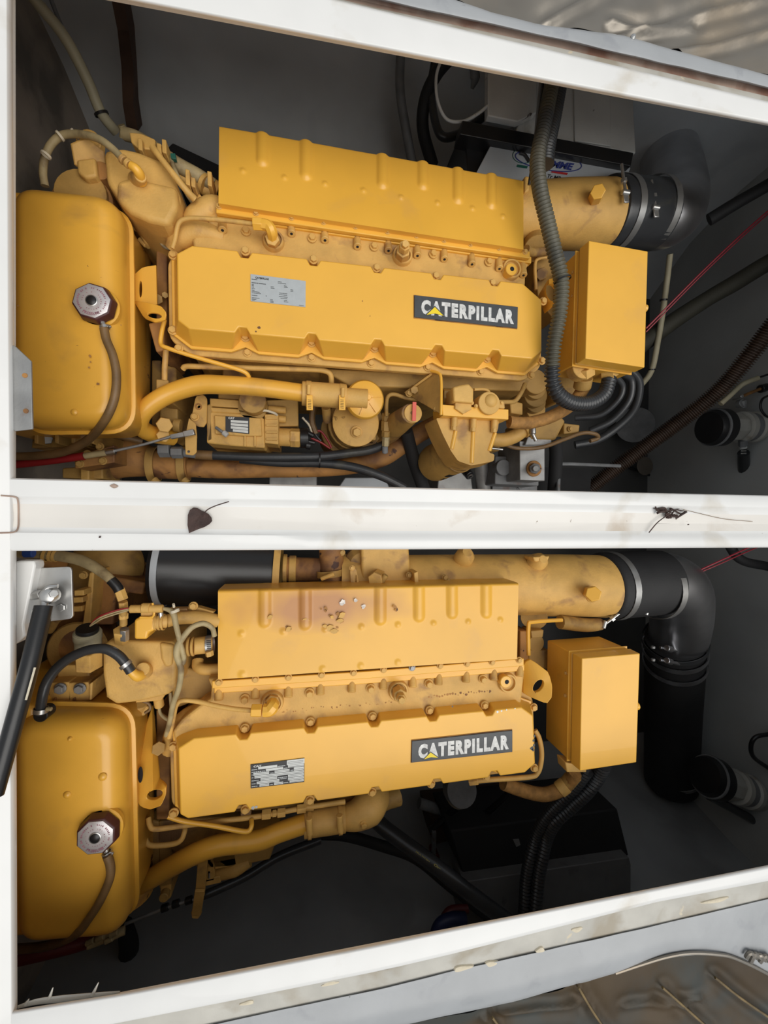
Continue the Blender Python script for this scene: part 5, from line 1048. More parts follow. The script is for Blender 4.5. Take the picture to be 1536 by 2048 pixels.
# junction box and bracketry right
jb = junction_box(E, [(1164, 1317), (1280, 1307), (1273, 1525), (1160, 1542)], 1.03, .985, 0, .86, (1281, 1411), [(1132, 1346, .96), (1131, 1391, .96)])
flat([(1131, 1525), (1174, 1533), (1173, 1545), (1134, 1545)], Y3, .93, .975, 'gland_flange', jb, bev=.003)
obj('bracket_rim', MB().tube([P(1057, 1310, .90), P(1057, 1252, .90), P(1066, 1244, .90), P(1124, 1240, .90)], .006, 8, 4), Y2, E); flat([(1062, 1262), (1088, 1260), (1086, 1275), (1064, 1277)], Y4, .80, .86, 'sensor_block', E, bev=.003); vc(1073, 1287, .75, .84, 17, Y4, 'sensor_boss', E); flat([(1058, 1300), (1098, 1300), (1098, 1340), (1058, 1330)], Y4, .70, .84, 'box_bracket', E, bev=.004)
flat([(1040, 1262), (1058, 1262), (1058, 1330), (1040, 1330)], RU, .5, .84, 'head_end', E, bev=.004)
le = W([(1046, 1325, .93), (1062, 1318, .94), (1098, 1345, .965), (1105, 1372, .98), (1104, 1395, .985), (1094, 1408, .985), (1074, 1400, .975), (1046, 1388, .94)], .95)
b = MB(); holed(b, le, P(1077, 1372, .965), (Vector((.012, .016, .004)), Vector((-.009, .010, 0))), .010); obj('lifting_eye', b, Y1, E, bev=.0015)
hose('intake_brace', [(1120, 1244, .86), (1170, 1250, .85), (1200, 1248, .84)], [14, 14, 12], Y4, E)
hose('braided_hose', [(1006, 1566, .88), (1044, 1580, .88), (1086, 1589, .88), (1118, 1580, .89), (1138, 1564, .90), (1150, 1546, .92)], 13, BRD, E); cy((1118, 1580, .89), (1132, 1569, .895), 15, Y3, 'hose_joint', E); cy((1134, 1567, .895), (1150, 1548, .91), 14, Y4, 'hose_joint', E)

af = thing('air_filter', 'black cylindrical air filter with pale band behind the near engine', 'filter', P(445, 1130, .60))
A, B = P(318, 1134, .78), P(556, 1142, .78); ax = (B-A).normalized(); L_ = (B-A).length
obj('filter_body', MB().lathe(A, ax, [(0, .08), (.0, .105), (.012, .108), (.02, .104), (L_-.01, .104), (L_, .100), (L_, .05)], 44), BPL, af)
strap('pale_band', P(332, 1134, .78), ax, .1065, .016, ALU, af, .003); strap('end_ring', P(556, 1142, .78), ax, .105, .018, Y3, af, .006)
ex = thing('intake_elbow_hose', 'black rubber hose with two steel T-bolt clamps on near intake pipe', 'hose', P(1262, 1172, .62))
A2 = P(1200, 1172, .80); A3 = P(1322, 1164, .78); R2 = .1085; obj('hose_sleeve', MB().lathe(A2, A3-A2, [(0, R2*.96), (.003, R2), (.012, R2*1.04), ((A3-A2).length-.01, R2*1.04), ((A3-A2).length, R2*.96)], 48), RBM, ex)
for x, sx in ((1222, 1209), (1310, 1294)):
    c = P(x, 1171, .797 if x < 1250 else .783); s = strap('tbolt_clamp', c, A3-A2, R2*1.05, .022, STL, ex, .0018)
    q0 = P(sx, 1249-(sx-1209)*.31, .86); q1 = P(sx+44, 1216-(sx-1209)*.16, .88); sb = MB(); sb.cyl(q0, q1, .004, 10); obj('tbolt', sb, STL, s); m1 = q0+(q1-q0)*.3; obj('tbolt_nut', MB().lathe(m1, q1-q0, [(0, .009), (.010, .009)], 6), STL, s); obj('trunnion', MB().cyl(q0+Vector((-.004, -.012, 0)), q0+Vector((.004, .012, 0)), .007, 12), STL, s)
ss = thing('exhaust_elbow', 'dark polished steel exhaust elbow above the near black trunk hose', 'pipe', P(1345, 1250, .3))
pts = [P(1310, 1165, .782), P(1338, 1166, .77), P(1358, 1185, .74), P(1362, 1225, .68), P(1358, 1262, .62), P(1352, 1290, .57)]
obj('elbow_tube', MB().tube(pts, [.104]*6, 40, 8), STD, ss)
td = thing('trunk_hose', 'wide black rubber exhaust hose running down beside the near junction box', 'hose', P(1345, 1450, .1))
pts = [P(1350, 1278, .60), P(1348, 1340, .52), P(1345, 1420, .42), P(1343, 1500, .33), P(1342, 1560, .27)]
obj('hose_body', MB().tube(pts, [.107, .110, .112, .114, .116], 40, 6), RBM, td)
for y, m_, z_ in [(1281, RB, .595), (1298, STD, .575), (1322, STD, .545), (1532, ZN, .30)]:
    strap('hose_band', P(1349, y, z_), P(1348, 1340, .52)-P(1350, 1278, .60), .1135 if y < 1400 else .118, .022, m_, td, .003)
for y in (1296, 1321): cy((1306, y-4, .70), (1306, y+1, .70), 4, ZN, 'band_bolt', td); cy((1320, y-1, .69), (1372, y+9, .66), 3, STD, 'band_tbolt', td); cy((1333, y, .70), (1342, y+3, .69), 6, STD, 'band_nut', td)

cn2 = thing('corrugated_conduit', 'black corrugated conduit leaving the near junction box, left of its pair at top', 'conduit', P(1100, 1700, .4))
corr('conduit_tube', [(1174, 1540, .90), (1150, 1572, .86), (1118, 1604, .82), (1092, 1635, .78), (1072, 1672, .74), (1060, 1715, .73), (1052, 1760, .72), (1048, 1830, .72), (1048, 1880, .71)], 12, RB, cn2, 7)
cn2 = thing('corrugated_conduit', 'black corrugated conduit under the near junction box with the wider upper curve', 'conduit', P(1120, 1700, .4))
corr('conduit_tube', [(1208, 1528, .93), (1196, 1552, .90), (1172, 1584, .87), (1142, 1612, .83), (1112, 1640, .80), (1094, 1672, .76), (1084, 1715, .75), (1076, 1760, .74), (1070, 1830, .74), (1068, 1880, .73)], 13.5, RB, cn2, 7.4)

# ================================================================ things around the engines
def towall(path):      # carry a run on past the frame edge until it meets the right hull side
    q = [P(*a) for a in path]
    for rev in (0, 1):
        e, f = (q[0], q[1]) if rev else (q[-1], q[-2])
        if (path[0] if rev else path[-1])[0] >= 1530 and e.x < XR:
            d = (e-f).normalized(); d.x = max(d.x, .35); t = (XR+.02-e.x)/d.x; n = e+d*t; n.z = min(n.z, 1.18)
            if rev: q.insert(0, n)
            else: q.append(n)
    return q
# gas strut and its steel plate at the near hatch corner
gs = thing('gas_strut', 'black gas strut hooked on a square stainless plate at near hatch corner', 'strut', P(60, 1340, 1.1))
pq = rnd(W([(42, 1138), (143, 1133), (146, 1232), (141, 1238), (45, 1250)], 1.215), .008); obj('mounting_plate', MB().loft([[p-Vector((0, 0, .005)) for p in pq], pq]), STL, gs, bev=.001, label='square stainless steel plate')
for x, y in [(61, 1156), (60, 1224), (123, 1215)]: bolt(gs, P(x, y, 1.216), .007, m=STL, wash=False, h=.002, name='plate_rivet')
hexc((66, 1192, 1.225), (84, 1188, 1.235), 9, STL, 'stud_nut', gs); cy((64, 1192, 1.225), (80, 1189, 1.232), 4, STL, 'stud', gs)
c = P(104, 1190, 1.225); obj('ball_socket', MB().lathe(c, Vector((.1, .1, 1)), [(0, .014), (.012, .015), (.020, .012), (.022, .008), (.022, .001)], 24), STL, gs); hexc((106, 1188, 1.24), (108, 1187, 1.252), 8, STL, 'socket_nut', gs)
obj('socket_strap', MB().tube([P(84, 1196, 1.235), P(88, 1184, 1.24), P(98, 1174, 1.24), P(116, 1172, 1.238)], .004, 8, 4), STL, gs)
cy((89, 1200, 1.24), (88, 1215, 1.245), 7, STL, 'end_fitting', gs)
hose('cylinder_barrel', [(88, 1212, 1.245), (60, 1330, 1.275), (30, 1440, 1.295), (-12, 1590, 1.315)], 16.5, BPL, gs, n=28)
obj('barrel_label_edge', MB().bar(P(70, 1335, 1.291), P(52, 1400, 1.302), .003, .001), FOAM, gs)
ub = W([(30, 1122, 1.235), (68, 1122, 1.235), (70, 1132, 1.235), (47, 1250, 1.235), (50, 1272, 1.235), (30, 1290, 1.235)], 1.235); obj('hinge_gusset', MB().loft([[p-Vector((0, 0, .03)) for p in ub], ub]), WH, label='white gusset behind the stainless strut plate', cat='bracket', bev=.003)
bl = cy((48, 1106, 1.05), (68, 1106, 1.05), 9, BLU, 'hose_union', None, label='blue plastic hose union at the upper left of near hatch', cat='fitting')
# folded corner bracket of the far hatch
cb = W([(24, 690), (30, 692), (62, 722), (65, 858), (30, 862), (24, 858)], 1.268); cbo = obj('corner_bracket', MB().loft([[p-Vector((0, 0, .004)) for p in cb], cb]), ZN, label='galvanised plate with two holes on the left hatch frame', cat='bracket', bev=.0008)
for x, y in [(50, 751), (52, 822)]: obj('rivet_hole', MB().lathe(P(x, y, 1.268), Vector((0, 0, 1)), [(0, .0042), (.0012, .0038), (.0014, .001)], 14), RU, cbo)

# far left conduit pipe on the laminate
cp = thing('plastic_conduit', 'beige plastic conduit pipe sloping down the dark far left corner', 'pipe', P(150, 130, .8))
hose('pipe_run', [(52, -30, .98), (70, 0, .96), (130, 75, .90), (176, 163, .84), (202, 225, .80), (232, 264, .76)], [11, 11, 11, 10.5, 10, 9.5], CRM, cp, n=16); strap('pipe_tie', P(203, 228, .80), P(210, 240, .79)-P(200, 220, .8), .0165, .006, BPL, cp, .002)
hose('grey_cable', [(95, -20, .80), (118, 40, .76), (150, 110, .72)], 4, GRY, label='thin grey cable beside the beige conduit at top left', cat='cable')
hose('chafed_hose', [(246, 278, .80), (247, 262, .81), (242, 250, .82)], 7, TAN, label='short green-beige hose stub where the conduit meets the engine', cat='hose')

# stringer rib beside the far hull
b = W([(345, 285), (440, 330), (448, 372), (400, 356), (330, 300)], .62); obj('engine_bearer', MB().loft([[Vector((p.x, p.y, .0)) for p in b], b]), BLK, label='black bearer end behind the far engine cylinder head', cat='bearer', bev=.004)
hose('hull_hose', [(802, 90, .80), (800, 180, .70), (812, 260, .62), (825, 330, .55)], 9, GRY, label='thin grey painted hose against the far hull', cat='hose')

# cabinet and charger behind the far engine
cb1 = thing('wall_cabinet', 'pale grey stained cabinet under the white frame at top right', 'cabinet', P(1120, 210, .5))
q = W([(977, 100), (1265, 155), (1272, 306), (1031, 264), (1038, 244), (976, 232)], .86); obj('cabinet_body', MB().loft([[p-Vector((0, 0, .03)) for p in q], q]), CAB, cb1, bev=.004)
q = W([(977, 100), (1075, 120), (1073, 225), (1036, 243), (976, 231)], .885); obj('cabinet_door', MB().loft([[p-Vector((0, 0, .022)) for p in q], q]), CAB, cb1, bev=.003)
q = W([(1148, 132), (1220, 148), (1222, 292), (1150, 281)], .866); obj('door_panel', MB().loft([[p-Vector((0, 0, .006)) for p in q], q]), CAB, cb1, bev=.002)
ch = thing('battery_charger', 'black edged aluminium charger with round blue logo beside corrugated conduit', 'charger', P(1100, 330, .5))
q = W([(926, 252), (1032, 262), (1268, 308), (1262, 330), (1205, 400), (940, 380)], .83); obj('charger_case', MB().loft([[p-Vector((0, 0, .22)) for p in q], q]), BPL, ch, bev=.004)
fq = [P(*a, .852) for a in [(985, 283), (1262, 335), (1225, 415), (946, 358)]]; obj('face_plate', plate(MB(), fq, .018), ALU, ch, bev=.002)
flat([(925, 240), (1268, 305), (1262, 332), (920, 268)], BPL, .82, .875, 'case_lip', ch, bev=.003)
def fp(x, y): return P(x, y, .8532)
lq = [fp(1060, 314), fp(1152, 328), fp(1146, 342), fp(1054, 328)]
obj('logo_lettering', text_mb('HIEMME', [fp(1078, 317), fp(1149, 327), fp(1142, 340.5), fp(1072, 330)], bold=.05), INKN, ch)
obj('logo_lettering', text_mb('CRISTALTEC', [fp(1080, 305), fp(1142, 314), fp(1140, 320), fp(1078, 311)], bold=.03), INKN, ch)
b = MB(); c = fp(1098, 322); u_ = fp(1163, 333)-c; v_ = fp(1094, 340)-c
b.tube([c+u_*math.cos(t)+v_*math.sin(t) for t in (2*math.pi*j/40 for j in range(41))], .0014, 6, 0); obj('logo_ring', b, INKN, ch)
b = MB(); c = fp(1046, 312); u_ = fp(1066, 316)-c; v_ = fp(1042, 326)-c; b.tube([c+u_*math.cos(t)+v_*math.sin(t) for t in (2*math.pi*j/30 for j in range(31))], .001, 6, 0); obj('logo_loop', b, INKG, ch)
b = MB(); b.quad([fp(1035, 329), fp(1056, 332), fp(1054, 337), fp(1033, 334)]); obj('green_bar', b, INKG, ch)
b = MB(); b.quad([fp(1105, 341), fp(1136, 346), fp(1134, 350), fp(1102, 345)]); obj('red_bar', b, INKR, ch)
obj('small_lettering', text_mb('Tr MR.', [fp(1096, 348), fp(1126, 354), fp(1123, 361), fp(1093, 355)], bold=.02), INKB, ch)
hose('logo_branch', [(1040, 306, .855), (1050, 310, .856), (1058, 322, .856)], 3, INKB, ch)
# hoses beside the cabinet
hose('black_hose', towall([(905, 110, .86), (872, 150, .80), (850, 200, .74), (846, 260, .68), (865, 330, .60)]), 12, RBM, label='black hose hanging left of the white cable loop', cat='hose')
hose('black_hose', towall([(870, 120, .80), (862, 180, .76), (872, 250, .74), (890, 275, .74), (930, 262, .74), (975, 225, .76), (1000, 190, .76)]), 8, RB, label='black hose looping below the white cable loop', cat='hose')
hose('white_cable', [(888, 108, .92), (873, 150, .90), (875, 200, .88), (893, 238, .86), (925, 243, .86), (955, 228, .87), (975, 212, .88)], 3, CAB, label='white cable loop hanging beside the pale cabinet', cat='cable')
hose('grey_pipe', [(925, 110, .60), (922, 220, .5), (920, 340, .42)], 14, GRY, label='grey vertical pipe in the shade left of the cabinet', cat='pipe')
hose('rag_strip', [(946, 130, .80), (950, 155, .78), (944, 178, .76)], [8, 10, 3], GRY, label='torn grey rag strip hanging beside the cabinet', cat='rag')

# hull side on the right: hoses, wires, conduit
hose('fabric_hose', [(1640, 470, .86), (1536, 526, .78), (1470, 566, .70), (1418, 596, .64), (1350, 640, .56), (1295, 680, .50), (1240, 720, .44)], [17, 16, 16, 15, 16, 17, 17], mat('olive_fabric_hose', (.040, .038, .026), .7, var=.2, bump=.5, bs=300), label='dark olive hose crossing behind the far junction box', cat='hose')
corr('ribbed_hose', towall([(1620, 560, .92), (1555, 640, .84), (1508, 700, .78), (1453, 766, .70), (1410, 805, .64), (1363, 840, .58), (1292, 892, .50), (1221, 944, .42), (1170, 985, .36)]), 17, mat('brown_ribbed_hose', (.058, .034, .022), .42, var=.4, vs=20, bump=.3), None, 4.2, label='brown ribbed hose sweeping down the right hull side', cat='hose')
rc = mat('thin_red_wire', (.35, .012, .03), .4, var=0, bump=0)
hose('red_wire', towall([(1620, 360, .90), (1536, 422, .82), (1418, 530, .72), (1292, 657, .62)]), 1.7, rc, n=6, label='thin red wire stretched across the right hull, upper strand', cat='wire')
hose('red_wire', towall([(1620, 363, .89), (1536, 428, .81), (1418, 536, .71), (1292, 664, .61)]), 1.4, rc, n=6, label='thin red wire stretched across the right hull, lower strand', cat='wire')
pc = thing('plastic_conduit', 'thin beige conduit with black ties behind the far junction box', 'pipe', P(1320, 650, .5))
hose('pipe_run', [(1340, 508, .66), (1334, 560, .62), (1326, 620, .58), (1316, 680, .54), (1303, 741, .50), (1279, 774, .46)], 5.5, CRM, pc)
for x, y, z in [(1327, 600, .593), (1304, 739, .50)]: strap('pipe_tie', P(x, y, z), Vector((.1, -1, -.3)), .0115, .006, BPL, pc, .003)
hose('black_tube', towall([(1418, 440, .75), (1470, 408, .80), (1540, 368, .86)]), 12, RBM, label='black tube at the right hull above the red wires', cat='hose')
hose('thin_tube', [(1300, 452, .68), (1282, 462, .66), (1230, 492, .6)], 4, GRY, label='thin grey tube behind the far junction box top', cat='tube')
for i, (lab_, pth, r_) in enumerate([('black cable loop directly right of the far conduit elbow', [(1240, 745, .78), (1262, 760, .76), (1258, 800, .74), (1225, 840, .70), (1180, 862, .66)], 7),
        ('outermost black cable loop right of the far conduit elbow', [(1255, 735, .72), (1278, 765, .70), (1270, 815, .66), (1240, 850, .62), (1195, 880, .58), (1150, 890, .55)], 8),
        ('inner black cable loop below the far junction box', [(1228, 750, .82), (1245, 772, .80), (1236, 800, .78), (1200, 830, .74), (1150, 836, .70)], 6)]):
    hose('black_cable', pth, r_, RB, label=lab_, cat='cable')
hose('black_riser', [(1108, 868, .66), (1112, 910, .60), (1108, 985, .50)], 13, RBM, label='black hose rising beside the grey engine mount', cat='hose')
obj('bilge_disc', MB().cyl(P(1270, 850, .10), P(1270, 850, .14), .09, 36), GRY, label='grey round inspection cover low on the right hull', cat='cover')
# engine mount
em = thing('engine_mount', 'grey rusty bolted engine mount block beside the centre beam', 'mount', P(1050, 930, .45))
flat([(991, 912), (1078, 915), (1078, 972), (990, 968)], GRY, .45, .62, 'mount_base', em, bev=.005); flat([(1039, 882), (1090, 882), (1090, 962), (1040, 960)], ZN, .55, .72, 'mount_block', em, bev=.003)
vc(1008, 935, .60, .64, 16, GRY, 'mount_bush', em); vc(1069, 937, .72, .728, 16, RU, 'washer', em); hexc((1069, 937, .725), (1070, 937, .75), 11, GRY, 'hex_nut', em); cy((1070, 937, .75), (1072, 937, .775), 6, ZN, 'threaded_stud', em)
flat([(985, 962), (1075, 966), (1075, 1000), (985, 1000)], GRY, .35, .50, 'bed_plate', em, bev=.003); bolt(em, P(1038, 974, .50), .010, m=GRY)
flat([(880, 930), (940, 928), (948, 1000), (872, 1000)], ZN, .35, .50, 'seacock_bracket', None, label='grey steel bracket under the far fuel filter', cat='bracket', bev=.004)
sn = cy((925, 935, .58), (940, 952, .62), 9, BPL, 'stub_hose', None, label='black stub hose with bright ring under the fuel filter', cat='hose'); strap('bright_ring', P(940.5, 953, .62), P(941, 954, .622)-P(940, 952, .62), .008, .004, STL, sn, .003)
hose('steel_pipe', [(962, 925, .55), (968, 990, .48)], 14, ZN, label='grey steel pipe right of the far fuel filter bracket', cat='pipe')
for (pts_, lab_) in [([(538, 945), (634, 945), (634, 990), (538, 990)], 'pale grey block under the rusty water pipe'), ]: flat(pts_, ZN, .40, .52, 'bearer_block', None, label=lab_, cat='block', bev=.004)
cvp = flat([(690, 955), (770, 955), (790, 1000), (660, 1000)], ALU, .34, .36, 'bilge_plate', None, label='torn pale sheet under the black fuel hoses', cat='plate')
# white tray right of the mount
tr = thing('battery_tray', 'dark tray with white rim behind the centre beam right of mount', 'tray', P(1180, 970, .4))
q0 = W([(1117, 926), (1232, 930), (1228, 1010), (1115, 1010)], .56); obj('tray_floor', MB().loft([[p-Vector((0, 0, .2)) for p in q0], [p-Vector((0, 0, .15)) for p in q0]]), BLK, tr)
obj('tray_rim', MB().tube([P(1116, 1010, .56), P(1118, 934, .56), P(1122, 928, .56), P(1170, 929, .56), P(1240, 932, .56)], .007, 8, 2), GRY, tr)
hose('thin_lead', [(1255, 934, .012), (1290, 946, .012), (1318, 962, .012), (1328, 974, .012)], 2.6, BPL, label='short black lead with bare end on the right hull', cat='cable')
obj('hull_stain_patch', MB().lathe(P(1290, 932, .085), Vector((0, 0, 1)), [(0, .05), (.002, .048)], 24), mat('tan_patch', (.14, .12, .095), .7), label='tan round patch on the grey hull right of tray', cat='patch')

def pump(x, y, z, sc, lab_, dx, dy, far):
    p_ = thing('bilge_pump', lab_, 'pump', P(x, y, z-.1))
    def Q(u, v, w_=0): return P(x+u*dx[0]*sc+v*dy[0]*sc, y+u*dx[1]*sc+v*dy[1]*sc, z+w_)
    m1 = mpp(P(x, y, z))*sc
    A = Q(-20, 0); ax = (Q(60, 0)-A).normalized()
    obj('motor_cap', MB().lathe(A-ax*.0, ax, [(-22*m1, .3*34*m1), (-18*m1, 31*m1), (-4*m1, 37*m1), (14*m1, 37*m1), (16*m1, 30*m1)], 36), BPL, p_, label='black motor cap')
    obj('pump_head', MB().lathe(A, ax, [(14*m1, 24*m1), (20*m1, 29*m1), (46*m1, 29*m1), (56*m1, 26*m1)], 8, math.pi/8), BGE, p_, bev=.003)
    obj('cap_ring', MB().lathe(A-ax*8*m1, ax, [(0, 37.6*m1), (2*m1, 38.2*m1), (4*m1, 37.6*m1)], 36), GRY, p_)
    obj('head_ring', MB().lathe(A, ax, [(56*m1, 26*m1), (58*m1, 31*m1), (68*m1, 31*m1), (70*m1, 28*m1)], 32), BGE, p_)
    obj('dark_ring', MB().lathe(A, ax, [(70*m1, 27*m1), (71*m1, 28*m1), (84*m1, 28*m1), (85*m1, 26*m1)], 32), GRY, p_)
    obj('pressure_tank', MB().lathe(A, ax, [(85*m1, 27*m1), (88*m1, 31*m1), (96*m1, 31*m1), (100*m1, 26*m1), (160*m1, 26*m1)], 32), BGE, p_)
    b = MB(); up = Vector((0, 0, 1)); obj('rust_bar', MB().bar(Q(8, -14, 27*m1), Q(8, 14, 27*m1), 6*m1, 3*m1), RU, p_, bev=.001)
    if far:
        hexc((1486, 880, z+.01), (1486, 892, z), 8, GRY, 'outlet_fitting', p_); cy((1486, 892, z), (1487, 897, z-.002), 6, LABW, 'white_collar', p_)
        hose('outlet_hose', [(1487, 906, z-.02), (1488, 935, z-.07), (1491, 965, z-.12), (1500, 990, z-.16), (1530, 1000, z-.18)], 10, RB, p_)
        for yy in (902, 907): cy((1482, yy, z+.02), (1492, yy-.4, z+.02), 1.5, STL, 'clip_wire', p_)
        cy((1486, 815, z+.01), (1486, 800, z+.02), 6, ZN, 'pressure_switch', p_); vc(1486, 806, z, z+.022, 8, ZN, 'switch_disc', p_); vc(1485, 792, z, z+.04, 4, STL, 'switch_pin', p_)
        hose('sensor_lead', [(1486, 792, z+.02), (1500, 786, z+.02), (1520, 778, z+.02)], 3, RU, p_); cy((1520, 778, z+.02), (1560, 768, z+.02), 8, BPL, 'lead_sleeve', p_); strap('lead_clip', P(1523, 777, z+.02), Vector((1, .2, 0)), .010, .010, STL, p_, .001)
        hose('loop_wire', [(1540, 790, z+.06), (1525, 798, z+.06), (1521, 815, z+.06), (1530, 830, z+.06), (1545, 838, z+.06)], 2.2, BPL, p_)
    return p_
pump(1452, 855, .60, 1.0, 'beige and black bilge pump at the right edge of far hatch', (1, -.02), (0, 1), 1)
pump(1442, 1562, .60, 1.05, 'beige bilge pump in shade at the right edge of near hatch', (.93, .36), (-.36, .93), 0)
sl = thing('sleeved_cable', 'cream sleeve on a black cable above the far bilge pump', 'cable', P(1470, 780, .6))
hose('cream_sleeve', [(1441, 808, .68), (1460, 791, .69), (1478, 774, .70), (1490, 766, .71), (1516, 756, .72)], 5, CRM, sl); hose('cable_end', towall([(1512, 757, .72), (1560, 741, .74)]), 2, BPL, sl)
hose('pump_cable', towall([(1540, 1468, .70), (1512, 1474, .69), (1502, 1492, .68), (1508, 1515, .67), (1540, 1538, .66)]), 4, BPL, label='black cable loop above the near bilge pump', cat='cable')
hose('pump_hose', towall([(1418, 1592, .62), (1470, 1620, .60), (1560, 1670, .56)]), 8, RB, label='black hose slanting below the near bilge pump', cat='hose')
hose('black_hose', towall([(1448, 1070, .80), (1480, 1118, .80), (1540, 1134, .80)]), 9, RBM, label='black hose curve at the top right of near hatch', cat='hose')
hose('red_wire', towall([(1378, 1150, .76), (1430, 1126, .80), (1500, 1094, .84), (1560, 1068, .88)]), 1.7, rc, n=6, label='upper of two thin red wires at top right of near hatch', cat='wire')
hose('red_wire', towall([(1380, 1153, .75), (1432, 1131, .79), (1502, 1100, .83), (1562, 1076, .87)]), 1.4, rc, n=6, label='lower of two thin red wires at top right of near hatch', cat='wire')

# dark gear low in the near hatch
gb = thing('glass_bowl_filter', 'glass bowl fuel separator in shade under the near rocker cover', 'filter', P(915, 1580, .4))
c = P(918, 1582, .62); obj('separator_head', MB().cyl(c-Vector((0, 0, .02)), c+Vector((0, .02, .03)), .055, 28), GRY, gb); gl_ = mat('cloudy_bowl', (.16, .15, .12), .12, var=.3, bump=0, coat=.6)
obj('bowl', MB().lathe(c+Vector((0, -.008, .0)), Vector((0, -.4, -1)), [(0, .050), (.04, .048), (.07, .036), (.08, .014), (.10, .010)], 28), gl_, gb)
hose('grey_pipe', [(838, 1606, .45), (890, 1620, .45), (980, 1622, .45), (1100, 1606, .45)], 10, GRY, label='grey pipe running below the near engine cover', cat='pipe')
flat([(862, 1636), (1070, 1612), (1066, 1640), (868, 1690)], mat('brown_board', (.075, .045, .03), .8, dirt=(.03, .02, .015)), .20, .38, 'timber_board', None, label='brown timber board behind the black battery box', cat='board', bev=.004)
bb_ = thing('battery_box', 'black battery box in a dark grey tray at the near hatch', 'battery', P(1050, 1700, .1))
q0 = W([(900, 1662), (1235, 1618), (1258, 1712), (930, 1762)], .62); obj('battery_lid', MB().loft([[p-Vector((0, 0, .22)) for p in q0], q0]), BLK, bb_, bev=.006)
q0 = W([(928, 1764), (1258, 1715), (1262, 1730), (1262, 1862), (930, 1862)], .66); obj('tray_front', MB().loft([[p-Vector((0, 0, .12)) for p in q0], q0]), mat('dark_tray_paint', (.12, .12, .12), .6, dirt=(.02, .02, .02)), bb_, bev=.003)
q0 = W([(1026, 1679), (1038, 1678), (1041, 1690), (1033, 1694)], .622); obj('lid_sticker', MB().loft([[p-Vector((0, 0, .002)) for p in q0], q0]), ZN, bb_)
hose('battery_lead', [(938, 1655, .50), (980, 1620, .56), (1010, 1590, .62), (1018, 1570, .66)], 6, BPL, label='black battery lead with red boot, right of its pair', cat='cable')
vc(939, 1656, .46, .51, 7, RED, 'terminal_boot', None, label='red terminal boot on the right battery lead', cat='terminal')
hose('battery_lead', [(862, 1660, .48), (890, 1635, .52), (915, 1614, .56)], 6, BPL, label='black battery lead under the glass bowl separator', cat='cable')
vc(873, 1716, .40, .46, 7, mat('dark_red_boot', (.12, .008, .01), .5), 'terminal_boot', None, label='dark red terminal boot left of the battery box', cat='terminal')
obj('strap_post', MB().bar(P(868, 1662, .5), P(866, 1760, .4), .014, .014), GRY, label='grey post standing at the left end of battery box', cat='post')
hose('blue_hose', [(868, 1880, .74), (880, 1850, .74), (905, 1838, .74), (930, 1838, .74)], 12, mat('dark_blue_hose', (.012, .02, .075), .5), label='dark blue hose low beside the near frame', cat='hose')
hose('red_hose', [(880, 1850, .71), (900, 1822, .71), (935, 1818, .71)], 8, mat('dark_red_hose', (.10, .01, .012), .5), label='dark red hose above the blue hose near the frame', cat='hose')
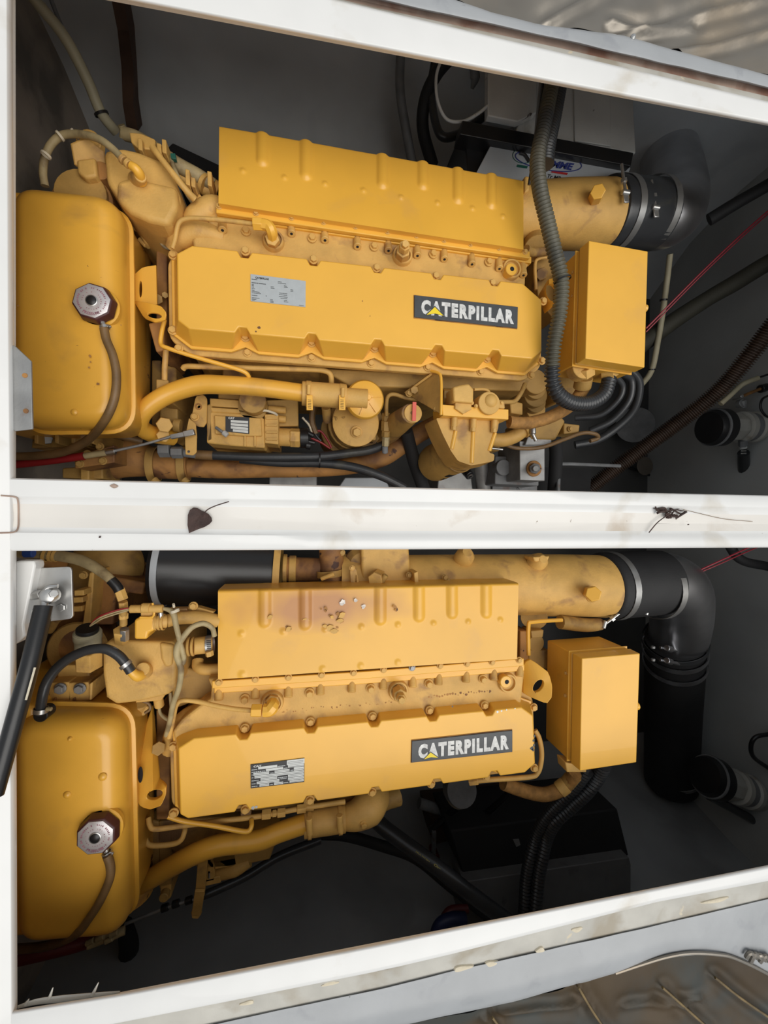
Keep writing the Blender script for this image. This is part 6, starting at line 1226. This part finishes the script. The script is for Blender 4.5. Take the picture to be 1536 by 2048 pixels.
# printed hydraulic hoses
hh = thing('hydraulic_hose', 'thick black hose with yellow printing crossing the bottom of near hatch', 'hose', P(860, 1720, .4))
HP = [(735, 1618, .62), (760, 1648, .66), (800, 1680, .70), (865, 1727, .76), (930, 1779, .80), (1002, 1832, .80), (1040, 1862, .80)]
hose('hose_body', HP, 14.5, RB, hh, n=20)
def along(s_, a, c, hgt, side=0): 
    d = (c-a).normalized(); n_ = Vector((-d.y, d.x, 0)); up = Vector((0, 0, 1)); n_ = n_*1; h2 = n_*hgt/2; o_ = up*.0218+n_*side
    return obj('hose_lettering', text_mb(s_, [a+h2+o_, c+h2+o_, c-h2+o_, a-h2+o_], bold=.03), INKY, hh)
along('Omol RINA', P(861, 1722, .76), P(904, 1756, .783), .008, .009); along('MULTI ROY', P(958, 1799, .80), P(1004, 1833, .80), .013, .0); along('MULTITEN', P(826, 1697, .73), P(853, 1717, .752), .005, .009)
hose('black_hose', towall([(640, 1668, .56), (694, 1672, .56), (765, 1692, .55), (830, 1716, .60), (900, 1772, .66), (985, 1840, .68)]), 10, RBM, label='plain black hose running beside the yellow printed hose', cat='hose')
ca = thing('throttle_cable', 'black throttle cable slanting below the near coolant pipe', 'cable', P(400, 1800, .7))
hose('outer_sheath', [(392, 1797, .79), (436, 1779, .78), (497, 1750, .76), (560, 1712, .74), (640, 1680, .70)], 8, RB, ca); hose('inner_rod', [(250, 1848, .79), (300, 1828, .79), (345, 1811, .79), (395, 1797, .79)], 3, ZN, ca)
for x, y in [(330, 1816), (352, 1808), (378, 1801)]: cy((x-7, y+2, .79), (x+7, y-3, .79), 7, BPL, 'cable_end', ca)
for x, y in [(406, 1752), (418, 1748)]: flat([(x-3, y-6), (x+3, y-6), (x+3, y+10), (x-3, y+10)], ZN, .74, .80, 'return_clip', ca, bev=.001)
rs = thing('throttle_cable', 'dark red cable and tan sleeve under the near yellow tank', 'cable', P(120, 1900, .8))
hose('red_sheath', [(20, 1922, .88), (90, 1906, .87), (160, 1888, .85), (215, 1868, .83)], 12, mat('dark_red_sheath', (.13, .012, .015), .5), rs); hose('tan_sleeve', [(175, 1890, .86), (215, 1875, .85), (250, 1860, .84)], 8, TAN, rs)
for x, y in [(180, 1884), (200, 1876), (218, 1880), (228, 1868)]: cy((x-8, y+4, .87), (x+8, y-4, .87), 5, TAN, 'cable_fitting', rs)
hose('bilge_hose', [(250, 1850, .62), (258, 1900, .55), (245, 1960, .48), (238, 2010, .42)], [14, 18, 20, 22], RBM, label='dark hose dropping behind the near tank to the frame', cat='hose')
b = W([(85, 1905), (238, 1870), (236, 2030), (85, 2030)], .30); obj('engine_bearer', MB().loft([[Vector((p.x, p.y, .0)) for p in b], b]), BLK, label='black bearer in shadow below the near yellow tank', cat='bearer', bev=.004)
